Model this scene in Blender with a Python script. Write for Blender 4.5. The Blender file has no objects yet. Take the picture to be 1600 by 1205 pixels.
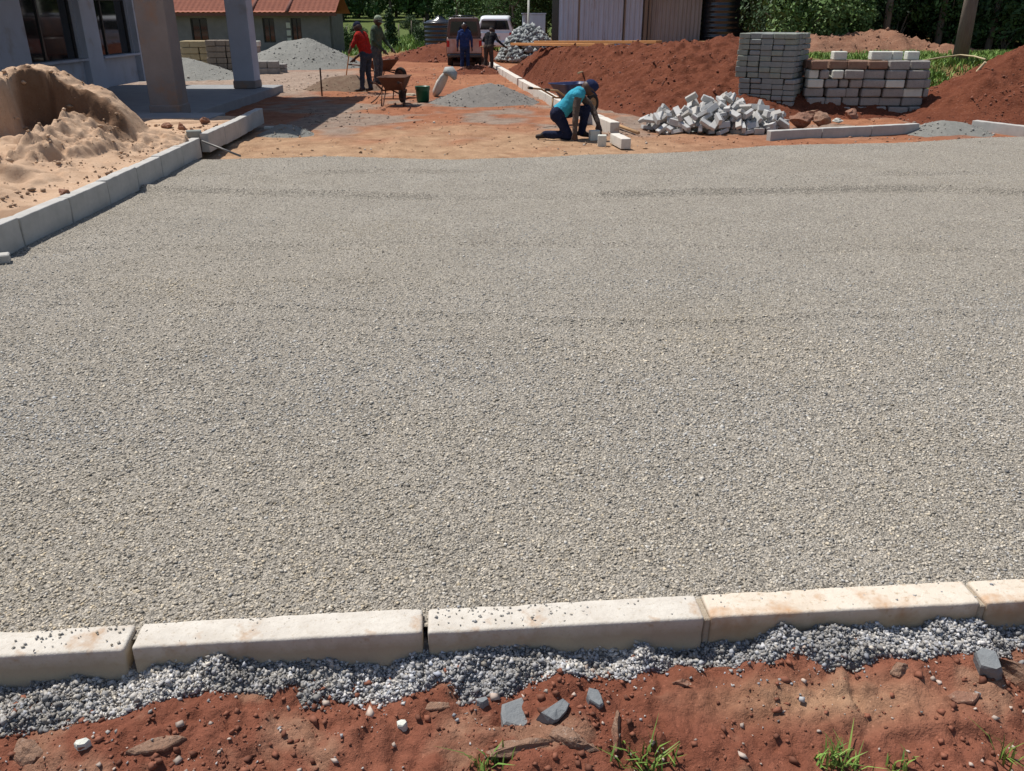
import bpy, math, random
import numpy as np
from mathutils import Vector, Matrix
R = math.radians
rng = np.random.default_rng(7)
random.seed(7)
S = bpy.context.scene
C = S.collection

# ------------------------------------------------------------------ camera, sky, sun, exposure
CAM_H, PITCH, FPX = 1.8, R(23.8), 1321.0
cam = bpy.data.cameras.new('camera'); cam_o = bpy.data.objects.new('camera', cam); C.objects.link(cam_o)
cam.sensor_width = 36.0; cam.lens = FPX / 1600 * 36.0; cam.clip_end = 3000; cam.clip_start = 0.05
cam_o.location = (0, 0, CAM_H); cam_o.rotation_euler = (R(90) - PITCH, 0, 0)
S.camera = cam_o
SUN_TO = Vector((-0.40, 0.28, 1.0)).normalized()           # towards the sun
w = bpy.data.worlds.new('World'); S.world = w; w.use_nodes = True
nt = w.node_tree; bg = nt.nodes['Background']
sky = nt.nodes.new('ShaderNodeTexSky'); sky.sky_type = 'NISHITA'; sky.sun_disc = False
sky.sun_elevation = math.asin(SUN_TO.z); sky.sun_rotation = math.atan2(SUN_TO.x, SUN_TO.y)
sky.air_density = 1.0; sky.dust_density = 1.0
nt.links.new(sky.outputs[0], bg.inputs[0]); bg.inputs[1].default_value = 0.10
sl = bpy.data.lights.new('sun', 'SUN'); sl.energy = 5.0; sl.angle = R(0.53); sl.color = (1.0, 0.96, 0.90)
so = bpy.data.objects.new('sun', sl); C.objects.link(so)
so.rotation_euler = (-SUN_TO).to_track_quat('-Z', 'Y').to_euler(); so.location = (-20, 5, 40)
S.view_settings.view_transform = 'Standard'; S.view_settings.look = 'None'
S.view_settings.exposure = 0.0; S.view_settings.gamma = 1.0; S.view_settings.use_curve_mapping = False
S.render.engine = 'CYCLES'
S.cycles.use_denoising = True
S.cycles.max_bounces = 6

# ------------------------------------------------------------------ helpers: pixel rays, noise, meshes
def ray(px, py):
    dx = (px - 800) / FPX; dy = (602.5 - py) / FPX
    return dx, math.cos(PITCH) + dy * math.sin(PITCH), -math.sin(PITCH) + dy * math.cos(PITCH)
def G(px, py, z=0.0):                 # where the pixel's ray meets height z
    dx, dy, dz = ray(px, py); t = (z - CAM_H) / dz
    return Vector((dx * t, dy * t, z))
def V(px, py, Y):                     # where the pixel's ray reaches distance Y
    dx, dy, dz = ray(px, py); t = Y / dy
    return Vector((dx * t, Y, CAM_H + dz * t))

def _h(ix, iy, s):
    n = (ix.astype(np.int64) * 374761393 + iy.astype(np.int64) * 668265263 + s * 144665) & 0x7fffffff
    n = ((n ^ (n >> 13)) * 1274126177) & 0x7fffffff
    return ((n ^ (n >> 16)) & 0xffff) / 65535.0
def vn(x, y, s=0):
    x = np.asarray(x, float); y = np.asarray(y, float)
    ix = np.floor(x); iy = np.floor(y); fx = x - ix; fy = y - iy
    fx = fx * fx * (3 - 2 * fx); fy = fy * fy * (3 - 2 * fy)
    a = _h(ix, iy, s); b = _h(ix + 1, iy, s); c = _h(ix, iy + 1, s); d = _h(ix + 1, iy + 1, s)
    return (a + (b - a) * fx) * (1 - fy) + (c + (d - c) * fx) * fy
def fbm(x, y, o=4, s=0):
    r = 0; a = 0.5; t = 0
    for i in range(o):
        r = r + a * (vn(x, y, s + i * 17) - 0.5); t += a; a *= 0.5; x, y = (x * .8 - y * .6) * 2.03 + 5.1, (x * .6 + y * .8) * 2.03 + 1.7
    return r / t                       # about -0.5..0.5
def clodf(x, y, sc, s=0, pw=2.0):
    """half-buried clods: domes of random radius on a jittered lattice, about 0..1"""
    x = np.asarray(x, float) * sc; y = np.asarray(y, float) * sc; ix = np.floor(x); iy = np.floor(y); out = np.zeros(x.shape)
    for a in (-1, 0, 1):
        for b in (-1, 0, 1):
            cx, cy = ix + a, iy + b; jx = cx + _h(cx, cy, s); jy = cy + _h(cx, cy, s + 7); r = .12 + .62 * _h(cx, cy, s + 13) ** pw
            e = 1 + .5 * (_h(cx, cy, s + 19) - .5); dx = (x - jx) * e; dy = (y - jy) / e; th = _h(cx, cy, s + 23) * 3.1
            dx, dy = dx * np.cos(th) - dy * np.sin(th), dx * np.sin(th) + dy * np.cos(th)
            d2 = (np.abs(dx) ** 3 + np.abs(dy) ** 3) ** (2 / 3.) / (r * r); out = np.maximum(out, r * np.sqrt(np.clip(1 - d2, 0, 1)))
    return out
def ss(a, b, x):
    t = np.clip((np.asarray(x, float) - a) / (b - a), 0, 1); return t * t * (3 - 2 * t)

def link(o, parent=None):
    C.objects.link(o)
    if parent is not None: o.parent = parent
    return o
def tag(o, label=None, cat=None, group=None, kind=None):
    if label: o['label'] = label
    if cat: o['category'] = cat
    if group: o['group'] = group
    if kind: o['kind'] = kind
    return o
def empty(name, loc=(0, 0, 0), rz=0.0, label=None, cat=None, group=None):
    o = bpy.data.objects.new(name, None); C.objects.link(o); o.empty_display_size = 0.1
    o.location = loc; o.rotation_euler = (0, 0, rz)
    return tag(o, label, cat, group)
def copy_tree(o, parent=None):
    c = o.copy(); C.objects.link(c); c.parent = parent
    for ch in o.children: copy_tree(ch, c)
    return c

def np_mesh(name, v, f, mat, parent=None, smooth=False, col=None):
    """mesh from numpy arrays: v (n,3), f (m,k), col optional (n,3) point colours"""
    v = np.asarray(v, np.float32); f = np.asarray(f, np.int32)
    me = bpy.data.meshes.new(name)
    me.vertices.add(len(v)); me.vertices.foreach_set('co', v.ravel())
    m, k = f.shape
    me.loops.add(m * k); me.loops.foreach_set('vertex_index', f.ravel())
    me.polygons.add(m); me.polygons.foreach_set('loop_start', np.arange(0, m * k, k, dtype=np.int32))
    me.polygons.foreach_set('loop_total', np.full(m, k, np.int32))
    me.update(calc_edges=True); me.validate()
    if smooth: me.polygons.foreach_set('use_smooth', np.ones(len(me.polygons), bool))
    if col is not None:
        a = me.color_attributes.new('Col', 'FLOAT_COLOR', 'POINT')
        a.data.foreach_set('color', np.concatenate([col, np.ones((len(col), 1))], 1).astype(np.float32).ravel())
    me.materials.append(mat)
    return link(bpy.data.objects.new(name, me), parent)

class MB:
    """collects shapes into one mesh"""
    def __init__(s): s.v = []; s.f = []; s.sm = []
    def add(s, vs, fs, sm=False):
        n = len(s.v); s.v += [tuple(p) for p in vs]; s.f += [tuple(n + i for i in q) for q in fs]; s.sm += [sm] * len(fs)
        return s
    def box(s, c, d, rz=0.0, bev=0.0, rot=None):
        c = Vector(c); M = rot if rot is not None else Matrix.Rotation(rz, 3, 'Z')
        hx, hy, hz = d[0] / 2, d[1] / 2, d[2] / 2
        if bev <= 0:
            p = [(x, y, z) for z in (-hz, hz) for x, y in ((-hx, -hy), (hx, -hy), (hx, hy), (-hx, hy))]
            f = [(3, 2, 1, 0), (4, 5, 6, 7)] + [(i, (i + 1) % 4, 4 + (i + 1) % 4, 4 + i) for i in range(4)]
        else:                          # chamfered box, 24 corners
            b = bev; p = []; idx = {}
            for sx in (-1, 1):
                for sy in (-1, 1):
                    for sz in (-1, 1):
                        for a in range(3):
                            q = [sx * (hx - b), sy * (hy - b), sz * (hz - b)]
                            q[a] = (sx * hx, sy * hy, sz * hz)[a]
                            idx[(sx, sy, sz, a)] = len(p); p.append(tuple(q))
            f = []
            for a in range(3):
                u, w_ = (a + 1) % 3, (a + 2) % 3
                for sg in (-1, 1):
                    q = []
                    for su, sw in ((-1, -1), (1, -1), (1, 1), (-1, 1)):
                        k = [0, 0, 0]; k[a] = sg; k[u] = su; k[w_] = sw; q.append(idx[(*k, a)])
                    f.append(tuple(q if sg > 0 else q[::-1]))
                for su in (-1, 1):     # edges along axis a
                    for sw in (-1, 1):
                        k0 = [0, 0, 0]; k0[u] = su; k0[w_] = sw; k1 = list(k0); k0[a] = -1; k1[a] = 1
                        q = [idx[(*k0, u)], idx[(*k1, u)], idx[(*k1, w_)], idx[(*k0, w_)]]
                        f.append(tuple(q if su * sw < 0 else q[::-1]))
            for sx in (-1, 1):
                for sy in (-1, 1):
                    for sz in (-1, 1):
                        q = [idx[(sx, sy, sz, a)] for a in range(3)]
                        f.append(tuple(q if sx * sy * sz > 0 else q[::-1]))
        return s.add([c + M @ Vector(q) for q in p], f)
    def tube(s, pts, r, n=8, cap=True):
        pts = [Vector(p) for p in pts]; rs = r if isinstance(r, (list, tuple)) else [r] * len(pts)
        vs = []; ref = None
        for i, p in enumerate(pts):
            t = (pts[min(i + 1, len(pts) - 1)] - pts[max(i - 1, 0)]).normalized()
            if ref is None: ref = Vector((0, 0, 1)) if abs(t.z) < 0.9 else Vector((1, 0, 0))
            a = t.cross(ref).normalized(); b = t.cross(a).normalized(); ref = -b if False else ref
            for k in range(n):
                g = 2 * math.pi * k / n; vs.append(p + (a * math.cos(g) + b * math.sin(g)) * rs[i])
        fs = [(i * n + k, i * n + (k + 1) % n, (i + 1) * n + (k + 1) % n, (i + 1) * n + k) for i in range(len(pts) - 1) for k in range(n)]
        s.add(vs, fs, True)
        if cap:
            m = len(s.v) - len(vs)
            s.f.append(tuple(m + k for k in range(n))[::-1]); s.sm.append(False)
            e = m + (len(pts) - 1) * n; s.f.append(tuple(e + k for k in range(n))); s.sm.append(False)
        return s
    def lathe(s, c, prof, n=24, sm=True, axis='Z', close=False):
        c = Vector(c); vs = []
        for r, z in prof:
            for k in range(n):
                g = 2 * math.pi * k / n; q = Vector((r * math.cos(g), r * math.sin(g), z))
                if axis == 'X': q = Vector((q.z, q.x, q.y))
                if axis == 'Y': q = Vector((q.y, q.z, q.x))
                vs.append(c + q)
        m = len(prof)
        fs = [(i * n + k, i * n + (k + 1) % n, ((i + 1) % m) * n + (k + 1) % n, ((i + 1) % m) * n + k) for i in range(m if close else m - 1) for k in range(n)]
        return s.add(vs, fs, sm)
    def ell(s, c, r, nu=12, nv=8, rot=None):
        c = Vector(c); M = rot if rot is not None else Matrix.Identity(3); vs = [c + M @ Vector((0, 0, -r[2]))]
        for j in range(1, nv):
            a = -math.pi / 2 + math.pi * j / nv
            for k in range(nu):
                g = 2 * math.pi * k / nu
                vs.append(c + M @ Vector((r[0] * math.cos(a) * math.cos(g), r[1] * math.cos(a) * math.sin(g), r[2] * math.sin(a))))
        vs.append(c + M @ Vector((0, 0, r[2]))); t = len(vs) - 1
        fs = [(0, 1 + (k + 1) % nu, 1 + k) for k in range(nu)]
        fs += [(1 + j * nu + k, 1 + j * nu + (k + 1) % nu, 1 + (j + 1) * nu + (k + 1) % nu, 1 + (j + 1) * nu + k) for j in range(nv - 2) for k in range(nu)]
        e = 1 + (nv - 2) * nu; fs += [(e + k, e + (k + 1) % nu, t) for k in range(nu)]
        return s.add(vs, fs, True)
    def mesh(s, name, mat):
        me = bpy.data.meshes.new(name); me.from_pydata(s.v, [], s.f); me.update()
        me.polygons.foreach_set('use_smooth', s.sm); me.materials.append(mat); return me
    def build(s, name, mat, parent=None):
        return link(bpy.data.objects.new(name, s.mesh(name, mat)), parent)

# ------------------------------------------------------------------ materials
def mat(name, c0, c1=None, rough=0.85, scale=6.0, bump=0.0, bscale=None, metal=0.0, spec=0.3, c2=None, col=False, detail=6.0, dist=0.02, stretch=None, stain=None):
    """noise mix of colours c0..c1 (c2 as speckle), with fine bump; col = multiply by point colour"""
    m = bpy.data.materials.new(name); m.use_nodes = True; t = m.node_tree; n = t.nodes; L = t.links
    b = n['Principled BSDF']; b.inputs['Roughness'].default_value = rough; b.inputs['Metallic'].default_value = metal
    b.inputs['Specular IOR Level'].default_value = spec
    tc = n.new('ShaderNodeTexCoord'); vec = tc.outputs['Object']
    if stretch:
        mp = n.new('ShaderNodeMapping'); mp.inputs['Scale'].default_value = stretch; L.new(vec, mp.inputs[0]); vec = mp.outputs[0]
    def noise(sc, de=detail):
        q = n.new('ShaderNodeTexNoise'); q.inputs['Scale'].default_value = sc; q.inputs['Detail'].default_value = de
        q.inputs['Roughness'].default_value = 0.65; L.new(vec, q.inputs['Vector']); return q.outputs['Fac']
    def ramp(fac, a, bb):
        q = n.new('ShaderNodeMapRange'); q.inputs[1].default_value = a; q.inputs[2].default_value = bb; L.new(fac, q.inputs[0]); return q.outputs[0]
    def mix(fac, a, bb, mode='MIX'):
        q = n.new('ShaderNodeMix'); q.data_type = 'RGBA'; q.blend_type = mode
        if isinstance(fac, float): q.inputs[0].default_value = fac
        else: L.new(fac, q.inputs[0])
        for i, x in ((6, a), (7, bb)):
            if isinstance(x, tuple): q.inputs[i].default_value = (*x, 1)
            else: L.new(x, q.inputs[i])
        return q.outputs[2]
    c = c0
    if c1 is not None: c = mix(ramp(noise(scale), 0.3, 0.7), c0, c1)
    if c2 is not None: c = mix(ramp(noise(scale * 7.3), 0.56, 0.7), c, c2)
    if stain is not None: c = mix(ramp(noise(stain[1], 4.0), stain[2], stain[2] + 0.14), c, stain[0])
    if col:
        a = n.new('ShaderNodeAttribute'); a.attribute_name = 'Col'
        c = mix(1.0, c, a.outputs['Color'], 'MULTIPLY')
    if isinstance(c, tuple): b.inputs['Base Color'].default_value = (*c, 1)
    else: L.new(c, b.inputs['Base Color'])
    if bump > 0:
        q = n.new('ShaderNodeBump'); q.inputs['Strength'].default_value = bump; q.inputs['Distance'].default_value = dist
        L.new(noise(bscale or scale * 6, 8.0), q.inputs['Height']); L.new(q.outputs[0], b.inputs['Normal'])
    return m
W1 = (1.0, 1.0, 1.0)
def gravel_mat():
    m = mat('gravel_surface', (.315, .280, .228), (.375, .337, .280), scale=1.2, rough=.9); t = m.node_tree; n = t.nodes; L = t.links; b = n['Principled BSDF']; src = b.inputs['Base Color'].links[0].from_socket
    tc = n.new('ShaderNodeTexCoord'); h = None
    def vor(sc, feat):
        v = n.new('ShaderNodeTexVoronoi'); v.inputs['Scale'].default_value = sc; v.feature = feat; L.new(tc.outputs['Object'], v.inputs['Vector']); return v
    v1 = vor(115, 'F1'); v2 = vor(210, 'F1')
    sp = n.new('ShaderNodeSeparateColor'); L.new(v1.outputs['Color'], sp.inputs[0]); mr = n.new('ShaderNodeMapRange'); mr.inputs[3].default_value = .45; mr.inputs[4].default_value = 1.5; L.new(sp.outputs[0], mr.inputs[0])
    mx = n.new('ShaderNodeMix'); mx.data_type = 'RGBA'; mx.blend_type = 'MULTIPLY'; mx.inputs[0].default_value = 1; L.new(src, mx.inputs[6]); L.new(mr.outputs[0], mx.inputs[7]); L.new(mx.outputs[2], b.inputs['Base Color'])
    ad = n.new('ShaderNodeMath'); ad.operation = 'MULTIPLY_ADD'; ad.inputs[1].default_value = .5; L.new(v2.outputs['Distance'], ad.inputs[0]); L.new(v1.outputs['Distance'], ad.inputs[2])
    bp = n.new('ShaderNodeBump'); bp.invert = True; bp.inputs['Strength'].default_value = 1.0; bp.inputs['Distance'].default_value = .010; L.new(ad.outputs[0], bp.inputs['Height']); L.new(bp.outputs[0], b.inputs['Normal'])
    return m
M_gravel = gravel_mat()
M_stone = mat('gravel_chip', W1, (.8, .8, .8), scale=90, col=True, rough=.8)
M_soil = mat('laterite_soil', (1.05, 1.05, 1.05), (.60, .55, .52), scale=4, bump=1.0, bscale=30, col=True, c2=(1.25, 1.22, 1.2), dist=.03, rough=.95, spec=.1)
M_verge = mat('verge_soil', (1, 1, 1), (.68, .64, .62), scale=11, bump=1.0, bscale=95, c2=(1.25, 1.25, 1.25), rough=.95, spec=.1, dist=.010, col=True)
M_mound = mat('mound_soil', (.115, .035, .019), (.185, .062, .033), scale=3.2, bump=1.0, bscale=26, c2=(.24, .105, .067), rough=.95, spec=.1, dist=.04)
M_clod = mat('soil_clod', (.15, .052, .03), (.22, .09, .055), scale=9, bump=.5, bscale=60, rough=.95, spec=.1, col=True)
M_sand = mat('heap_sand', (.45, .295, .19), (.56, .395, .27), scale=6, bump=1.0, bscale=70, c2=(.38, .235, .14), rough=.95, spec=.1, dist=.01, col=True)
M_kerb = mat('kerb_concrete', (.64, .595, .52), (.50, .45, .385), scale=9, bump=.6, bscale=55, c2=(.44, .38, .30), rough=.92, dist=.006, stain=((.42, .29, .19), 7, .54))
M_kerb2 = mat('kerb_concrete_ochre', (.66, .59, .49), (.60, .50, .39), scale=6, bump=.6, bscale=55, c2=(.44, .34, .23), rough=.92, dist=.006, stain=((.47, .27, .14), 4.5, .52))
M_kerbg = mat('kerb_concrete_grey', (.50, .48, .445), (.38, .365, .335), scale=5, bump=.8, bscale=90, rough=.9, dist=.004)
M_kerbw = mat('kerb_concrete_pale', (.66, .62, .55), (.56, .515, .45), scale=7, bump=.7, bscale=70, c2=(.48, .42, .34), rough=.92, dist=.005, stain=((.45, .28, .17), 4, .6))
M_mortar = mat('mortar', (.46, .40, .31), (.38, .31, .23), scale=20, bump=.6, bscale=120, rough=.95)
M_bank = mat('heap_gravel', (.20, .198, .175), (.26, .252, .225), scale=14, bump=1.0, bscale=60, c2=(.17, .165, .15), rough=.95, dist=.02)
M_paver = mat('paver_concrete', (.52, .51, .49), (.40, .39, .37), scale=8, bump=.4, bscale=60, rough=.92, dist=.004)
M_paver_g = mat('paver_wet_grey', (.20, .215, .20), (.27, .285, .265), scale=6, bump=.4, bscale=60, rough=.9, dist=.004)
M_block = mat('quarry_block', (.25, .235, .22), (.35, .325, .295), scale=6, bump=.8, bscale=30, c2=(.13, .118, .11), rough=.95, dist=.01)
M_blockw = mat('pale_block', (.66, .66, .58), (.54, .54, .47), scale=6, bump=.5, bscale=30, rough=.95)
M_blockr = mat('muddy_block', (.20, .115, .08), (.28, .18, .13), scale=6, bump=.8, bscale=30, rough=.95)
M_rockr = mat('laterite_rock', (.30, .155, .10), (.20, .10, .07), scale=9, bump=.8, bscale=30, c2=(.42, .30, .22), rough=.95)
M_rockg = mat('blue_grey_stone', (.17, .18, .185), (.23, .24, .24), scale=8, bump=.4, bscale=60, rough=.75, stain=((.25, .12, .08), 9, .62))
M_rockb = mat('brown_stone', (.33, .20, .135), (.22, .125, .082), scale=11, bump=1.0, bscale=45, c2=(.42, .31, .24), rough=.95, stain=((.25, .10, .06), 7, .52))
M_plaster = mat('grey_plaster', (.44, .475, .55), (.38, .41, .47), scale=2.2, stain=((.33, .31, .31), 1.1, .60), bump=.15, bscale=40, rough=.9)
M_colm = mat('raw_column_plaster', (.27, .235, .215), (.22, .19, .175), scale=2.5, bump=.3, bscale=30, rough=.95, stain=((.30, .19, .13), 1.4, .56))
M_floor = mat('veranda_screed', (.30, .30, .30), (.24, .24, .245), scale=3, bump=.2, rough=.9)
M_alu = mat('window_frame_dark', (.02, .02, .022), rough=.4, spec=.5)
M_glass = mat('dark_glass', (.012, .014, .016), rough=.04, spec=.7)
M_tile = mat('clay_tile', (.46, .17, .105), (.36, .13, .085), scale=3, bump=.2, rough=.85)
M_tiled = mat('dark_ridge_tile', (.20, .09, .07), (.15, .07, .055), scale=3, rough=.9)
M_hblock = mat('house_block_wall', (.25, .235, .23), (.19, .18, .178), scale=2.5, bump=.3, bscale=20, rough=.95)
M_wood = mat('raw_timber', (.46, .29, .15), (.38, .22, .11), scale=3, stretch=(1, 8, 8), rough=.85, bump=.2)
M_orange = mat('fresh_board', (.62, .30, .11), (.52, .24, .085), scale=2, stretch=(1, 6, 6), rough=.85)
M_oldwood = mat('grey_timber', (.28, .23, .18), (.20, .16, .125), scale=4, stretch=(6, 6, 1), rough=.95, bump=.4)
M_bamboo = mat('dry_pole', (.55, .46, .28), (.44, .36, .21), scale=4, rough=.8)
M_iron = mat('galvanised_sheet', (.50, .58, .70), (.40, .45, .53), scale=1.5, stretch=(3, 3, .5), rough=.5, metal=0.0, spec=.6, stain=((.25, .17, .13), 1.2, .60))
M_iron2 = mat('rusting_sheet', (.40, .375, .36), (.33, .29, .27), scale=2, stretch=(3, 3, .5), rough=.6, metal=0.0, spec=.4)
M_black = mat('black_plastic', (.014, .016, .02), rough=.24, spec=.8)
M_rubber = mat('rubber', (.02, .02, .02), (.05, .035, .028), scale=8, rough=.9)
M_rust = mat('rusty_muddy_steel', (.14, .065, .04), (.10, .05, .035), scale=12, rough=.85, bump=.3)
M_steel = mat('dull_steel', (.22, .21, .20), (.15, .14, .13), scale=10, rough=.55, metal=.5)
M_bluep = mat('navy_paint', (.016, .022, .075), (.03, .045, .12), scale=6, rough=.4, spec=.5)
M_green = mat('green_plastic', (.012, .085, .045), (.02, .11, .06), scale=5, rough=.45, spec=.4)
M_sack = mat('woven_sack', (.62, .60, .55), (.48, .45, .39), scale=8, bump=.4, bscale=40, rough=.9)
M_white = mat('white_car_paint', (.78, .79, .80), rough=.22, spec=.6)
M_dpaint = mat('dark_car_paint', (.03, .03, .034), (.16, .08, .055), scale=3, rough=.35, spec=.5)
M_mud = mat('muddy_tailgate', (.55, .45, .40), (.42, .17, .10), scale=2.6, rough=.85, bump=.2)
M_red = mat('red_lamp', (.45, .02, .015), rough=.3)
M_chrome = mat('bright_trim', (.5, .5, .5), rough=.25, metal=.9)
M_bark = mat('bark', (.17, .13, .10), (.24, .195, .155), scale=6, stretch=(4, 4, .6), bump=.6, rough=.95)
def leafm(name, c, c2):
    m = mat(name, c, c2, rough=.6, scale=1.3, col=True, spec=.25)
    b = m.node_tree.nodes['Principled BSDF']; b.inputs['Transmission Weight'].default_value = 0.0
    return m
M_leafd = leafm('leaf_dark', (.030, .062, .022), (.045, .085, .028))
M_leafm = leafm('leaf_mid', (.052, .105, .032), (.075, .135, .04))
M_leafl = leafm('leaf_light', (.085, .15, .045), (.11, .18, .055))
M_grass = leafm('grass_blade', (.10, .20, .04), (.15, .25, .06))

# ------------------------------------------------------------------ scatter builders
OCT = np.array([(1, 0, 0), (-1, 0, 0), (0, 1, 0), (0, -1, 0), (0, 0, 1), (0, 0, -1)], float)
OCF = np.array([(0, 2, 4), (2, 1, 4), (1, 3, 4), (3, 0, 4), (2, 0, 5), (1, 2, 5), (3, 1, 5), (0, 3, 5)])
def chips(name, pos, size, colr, m, parent=None, flat=.7, jit=.45):
    """angular crushed-stone chips, 8 triangles each, one mesh"""
    n = len(pos)
    v = OCT[None] + rng.normal(0, jit * .6, (n, 6, 3)) * .6
    v = v * rng.uniform(.65, 1.25, (n, 1, 3)); v[:, :, 2] *= flat
    a = rng.uniform(0, 2 * np.pi, n); b = rng.normal(0, .5, n); ca, sa, cb, sb = np.cos(a), np.sin(a), np.cos(b), np.sin(b)
    x, y, z = v[..., 0], v[..., 1], v[..., 2]
    y, z = y * cb[:, None] - z * sb[:, None], y * sb[:, None] + z * cb[:, None]
    x, y = x * ca[:, None] - y * sa[:, None], x * sa[:, None] + y * ca[:, None]
    v = np.stack([x, y, z], -1) * (size[:, None, None] * .5) + pos[:, None]
    f = OCF[None] + (np.arange(n) * 6)[:, None, None]
    c = np.repeat(colr[:, None], 6, 1).reshape(-1, 3)
    return np_mesh(name, v.reshape(-1, 3), f.reshape(-1, 3), m, parent, False, c)

def hfield(name, xs, ys, zf, m, parent=None, cut=None, smooth=True, colf=None):
    X, Y = np.meshgrid(xs, ys); Z = zf(X, Y)
    v = np.stack([X, Y, Z], -1).reshape(-1, 3); nx, ny = len(xs), len(ys)
    i = (np.arange(ny - 1)[:, None] * nx + np.arange(nx - 1)[None]).ravel()
    f = np.stack([i, i + 1, i + nx + 1, i + nx], 1)
    if cut is not None:
        k = cut(X, Y, Z).reshape(-1); f = f[k[f].any(1)]
        u, inv = np.unique(f, return_inverse=True); v = v[u]; f = inv.reshape(-1, 4)
    c = None
    if colf is not None: c = colf(v[:, 0], v[:, 1])
    return np_mesh(name, v, f, m, parent, smooth, c)

def blades(name, pos, h, m, parent=None, wd=.012, lean=.5):
    """grass: each blade a bent strip of two quads"""
    n = len(pos); a = rng.uniform(0, 2 * np.pi, n); L = np.abs(rng.normal(0, lean, n)) * h
    dx, dy = np.cos(a), np.sin(a); px, py = -dy, dx; wv = wd * rng.uniform(.6, 1.4, n) * .5
    rows = []
    for t, ww in ((0, 1.0), (.55, .8), (1.0, .08)):
        cx = pos[:, 0] + dx * L * t * t; cy = pos[:, 1] + dy * L * t * t; cz = pos[:, 2] + h * t * (1 - .15 * t)
        for sg in (-1, 1):
            rows.append(np.stack([cx + sg * px * wv * ww, cy + sg * py * wv * ww, cz], -1))
    v = np.stack(rows, 1)
    f = np.array([(0, 1, 3, 2), (2, 3, 5, 4)])[None] + (np.arange(n) * 6)[:, None, None]
    c = np.repeat(rng.uniform(.6, 1.5, (n, 1)) * np.array([[1, 1, 1]]) + rng.uniform(0, .5, (n, 1)) * np.array([[1, .35, 0]]), 6, 0).reshape(-1, 3)
    return np_mesh(name, v.reshape(-1, 3), f.reshape(-1, 4), m, parent, False, c)

def leaf_mesh(name, cen, rad, n, size, m, parent=None, seed=0):
    """leaf quads spread through clumps: cen (k,3), rad (k,)"""
    r = np.random.default_rng(seed); k = r.integers(0, len(cen), n)
    d = r.normal(0, 1, (n, 3)); d /= np.linalg.norm(d, axis=1)[:, None]
    p = cen[k] + d * (rad[k] * r.uniform(.35, 1.0, n) ** .6)[:, None]
    nrm = d * .7 + r.normal(0, .6, (n, 3)) + np.array([0, 0, .5]); nrm /= np.linalg.norm(nrm, axis=1)[:, None]
    t = np.cross(nrm, r.normal(0, 1, (n, 3))); t /= np.linalg.norm(t, axis=1)[:, None]; b = np.cross(nrm, t)
    s = (size * r.uniform(.6, 1.4, n))[:, None]
    v = np.stack([p - t * s, p + b * s * .45, p + t * s, p - b * s * .45], 1).reshape(-1, 3)
    f = np.arange(n * 4).reshape(-1, 4)
    c = np.repeat(r.uniform(.55, 1.5, (n, 1)) * np.array([[1., 1., .9]]), 4, 0)
    return np_mesh(name, v, f, m, parent, False, c)

def rock(name, loc, dims, m, seed, rz=0, tilt=(0, 0), sub=3, rough=.22, flatten=0):
    """irregular faceted rock"""
    import bmesh
    bm = bmesh.new(); bmesh.ops.create_icosphere(bm, subdivisions=sub, radius=.5)
    r = random.Random(seed)
    cuts = [(Vector((r.uniform(-1, 1), r.uniform(-1, 1), r.uniform(-1, 1))).normalized(), r.uniform(.16, .36)) for _ in range(12)]
    for v in bm.verts:
        p = v.co.copy()
        for nrm, dd in cuts:
            e = p.dot(nrm) - dd
            if e > 0: p -= nrm * e * .985
        q = p * 9
        p += p.normalized() * rough * .12 * (math.sin(q.x * 2.1 + seed) * math.cos(q.y * 1.7) + math.sin(q.z * 2.9 + q.x))
        v.co = Vector((p.x * dims[0] * 1.25, p.y * dims[1] * 1.25, p.z * dims[2] * 1.25))
    me = bpy.data.meshes.new(name); bm.to_mesh(me); bm.free(); me.materials.append(m)
    o = link(bpy.data.objects.new(name, me)); o.location = loc; o.rotation_euler = (tilt[0], tilt[1], rz)
    return o

# ------------------------------------------------------------------ the ground
KX = -4.42                                       # inner face of the long kerb beside the sand
def near_back(x): return 2.235 + .080 * x        # back edge of the near kerb row
def ground_z(X, Y):
    z = -.045 + .06 * fbm(X * .8, Y * .8, 4, 3) + .05 * fbm(X * 3.1, Y * 3.1, 4, 5) * (.4 + ss(.4, .65, vn(X * .7, Y * .7, 9)))
    z = z + .045 * clodf(X, Y, 2.1, 691, 3.0) * ss(.35, .6, vn(X * .6, Y * .6, 693)) * ss(26, 20, Y)
    z = z - .62 * ss(38, 52, Y) * ss(-6.5, -10, X)                       # hollow where the house stands
    z = z + .030 * np.clip(Y - 62, 0, 300) * ss(60, 75, Y)               # field rises gently
    z = z + .78 * ss(17.6, 22.0, Y) * ss(6.0, 7.6, X)                    # grassy bank behind the blocks
    z = z - .22 * ss(12.2, 10.8, Y)                                      # formation level under the stone bed
    return z
def lerp3(a, b, t): return a[None] * (1 - t[:, None]) + b[None] * t[:, None]
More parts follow.
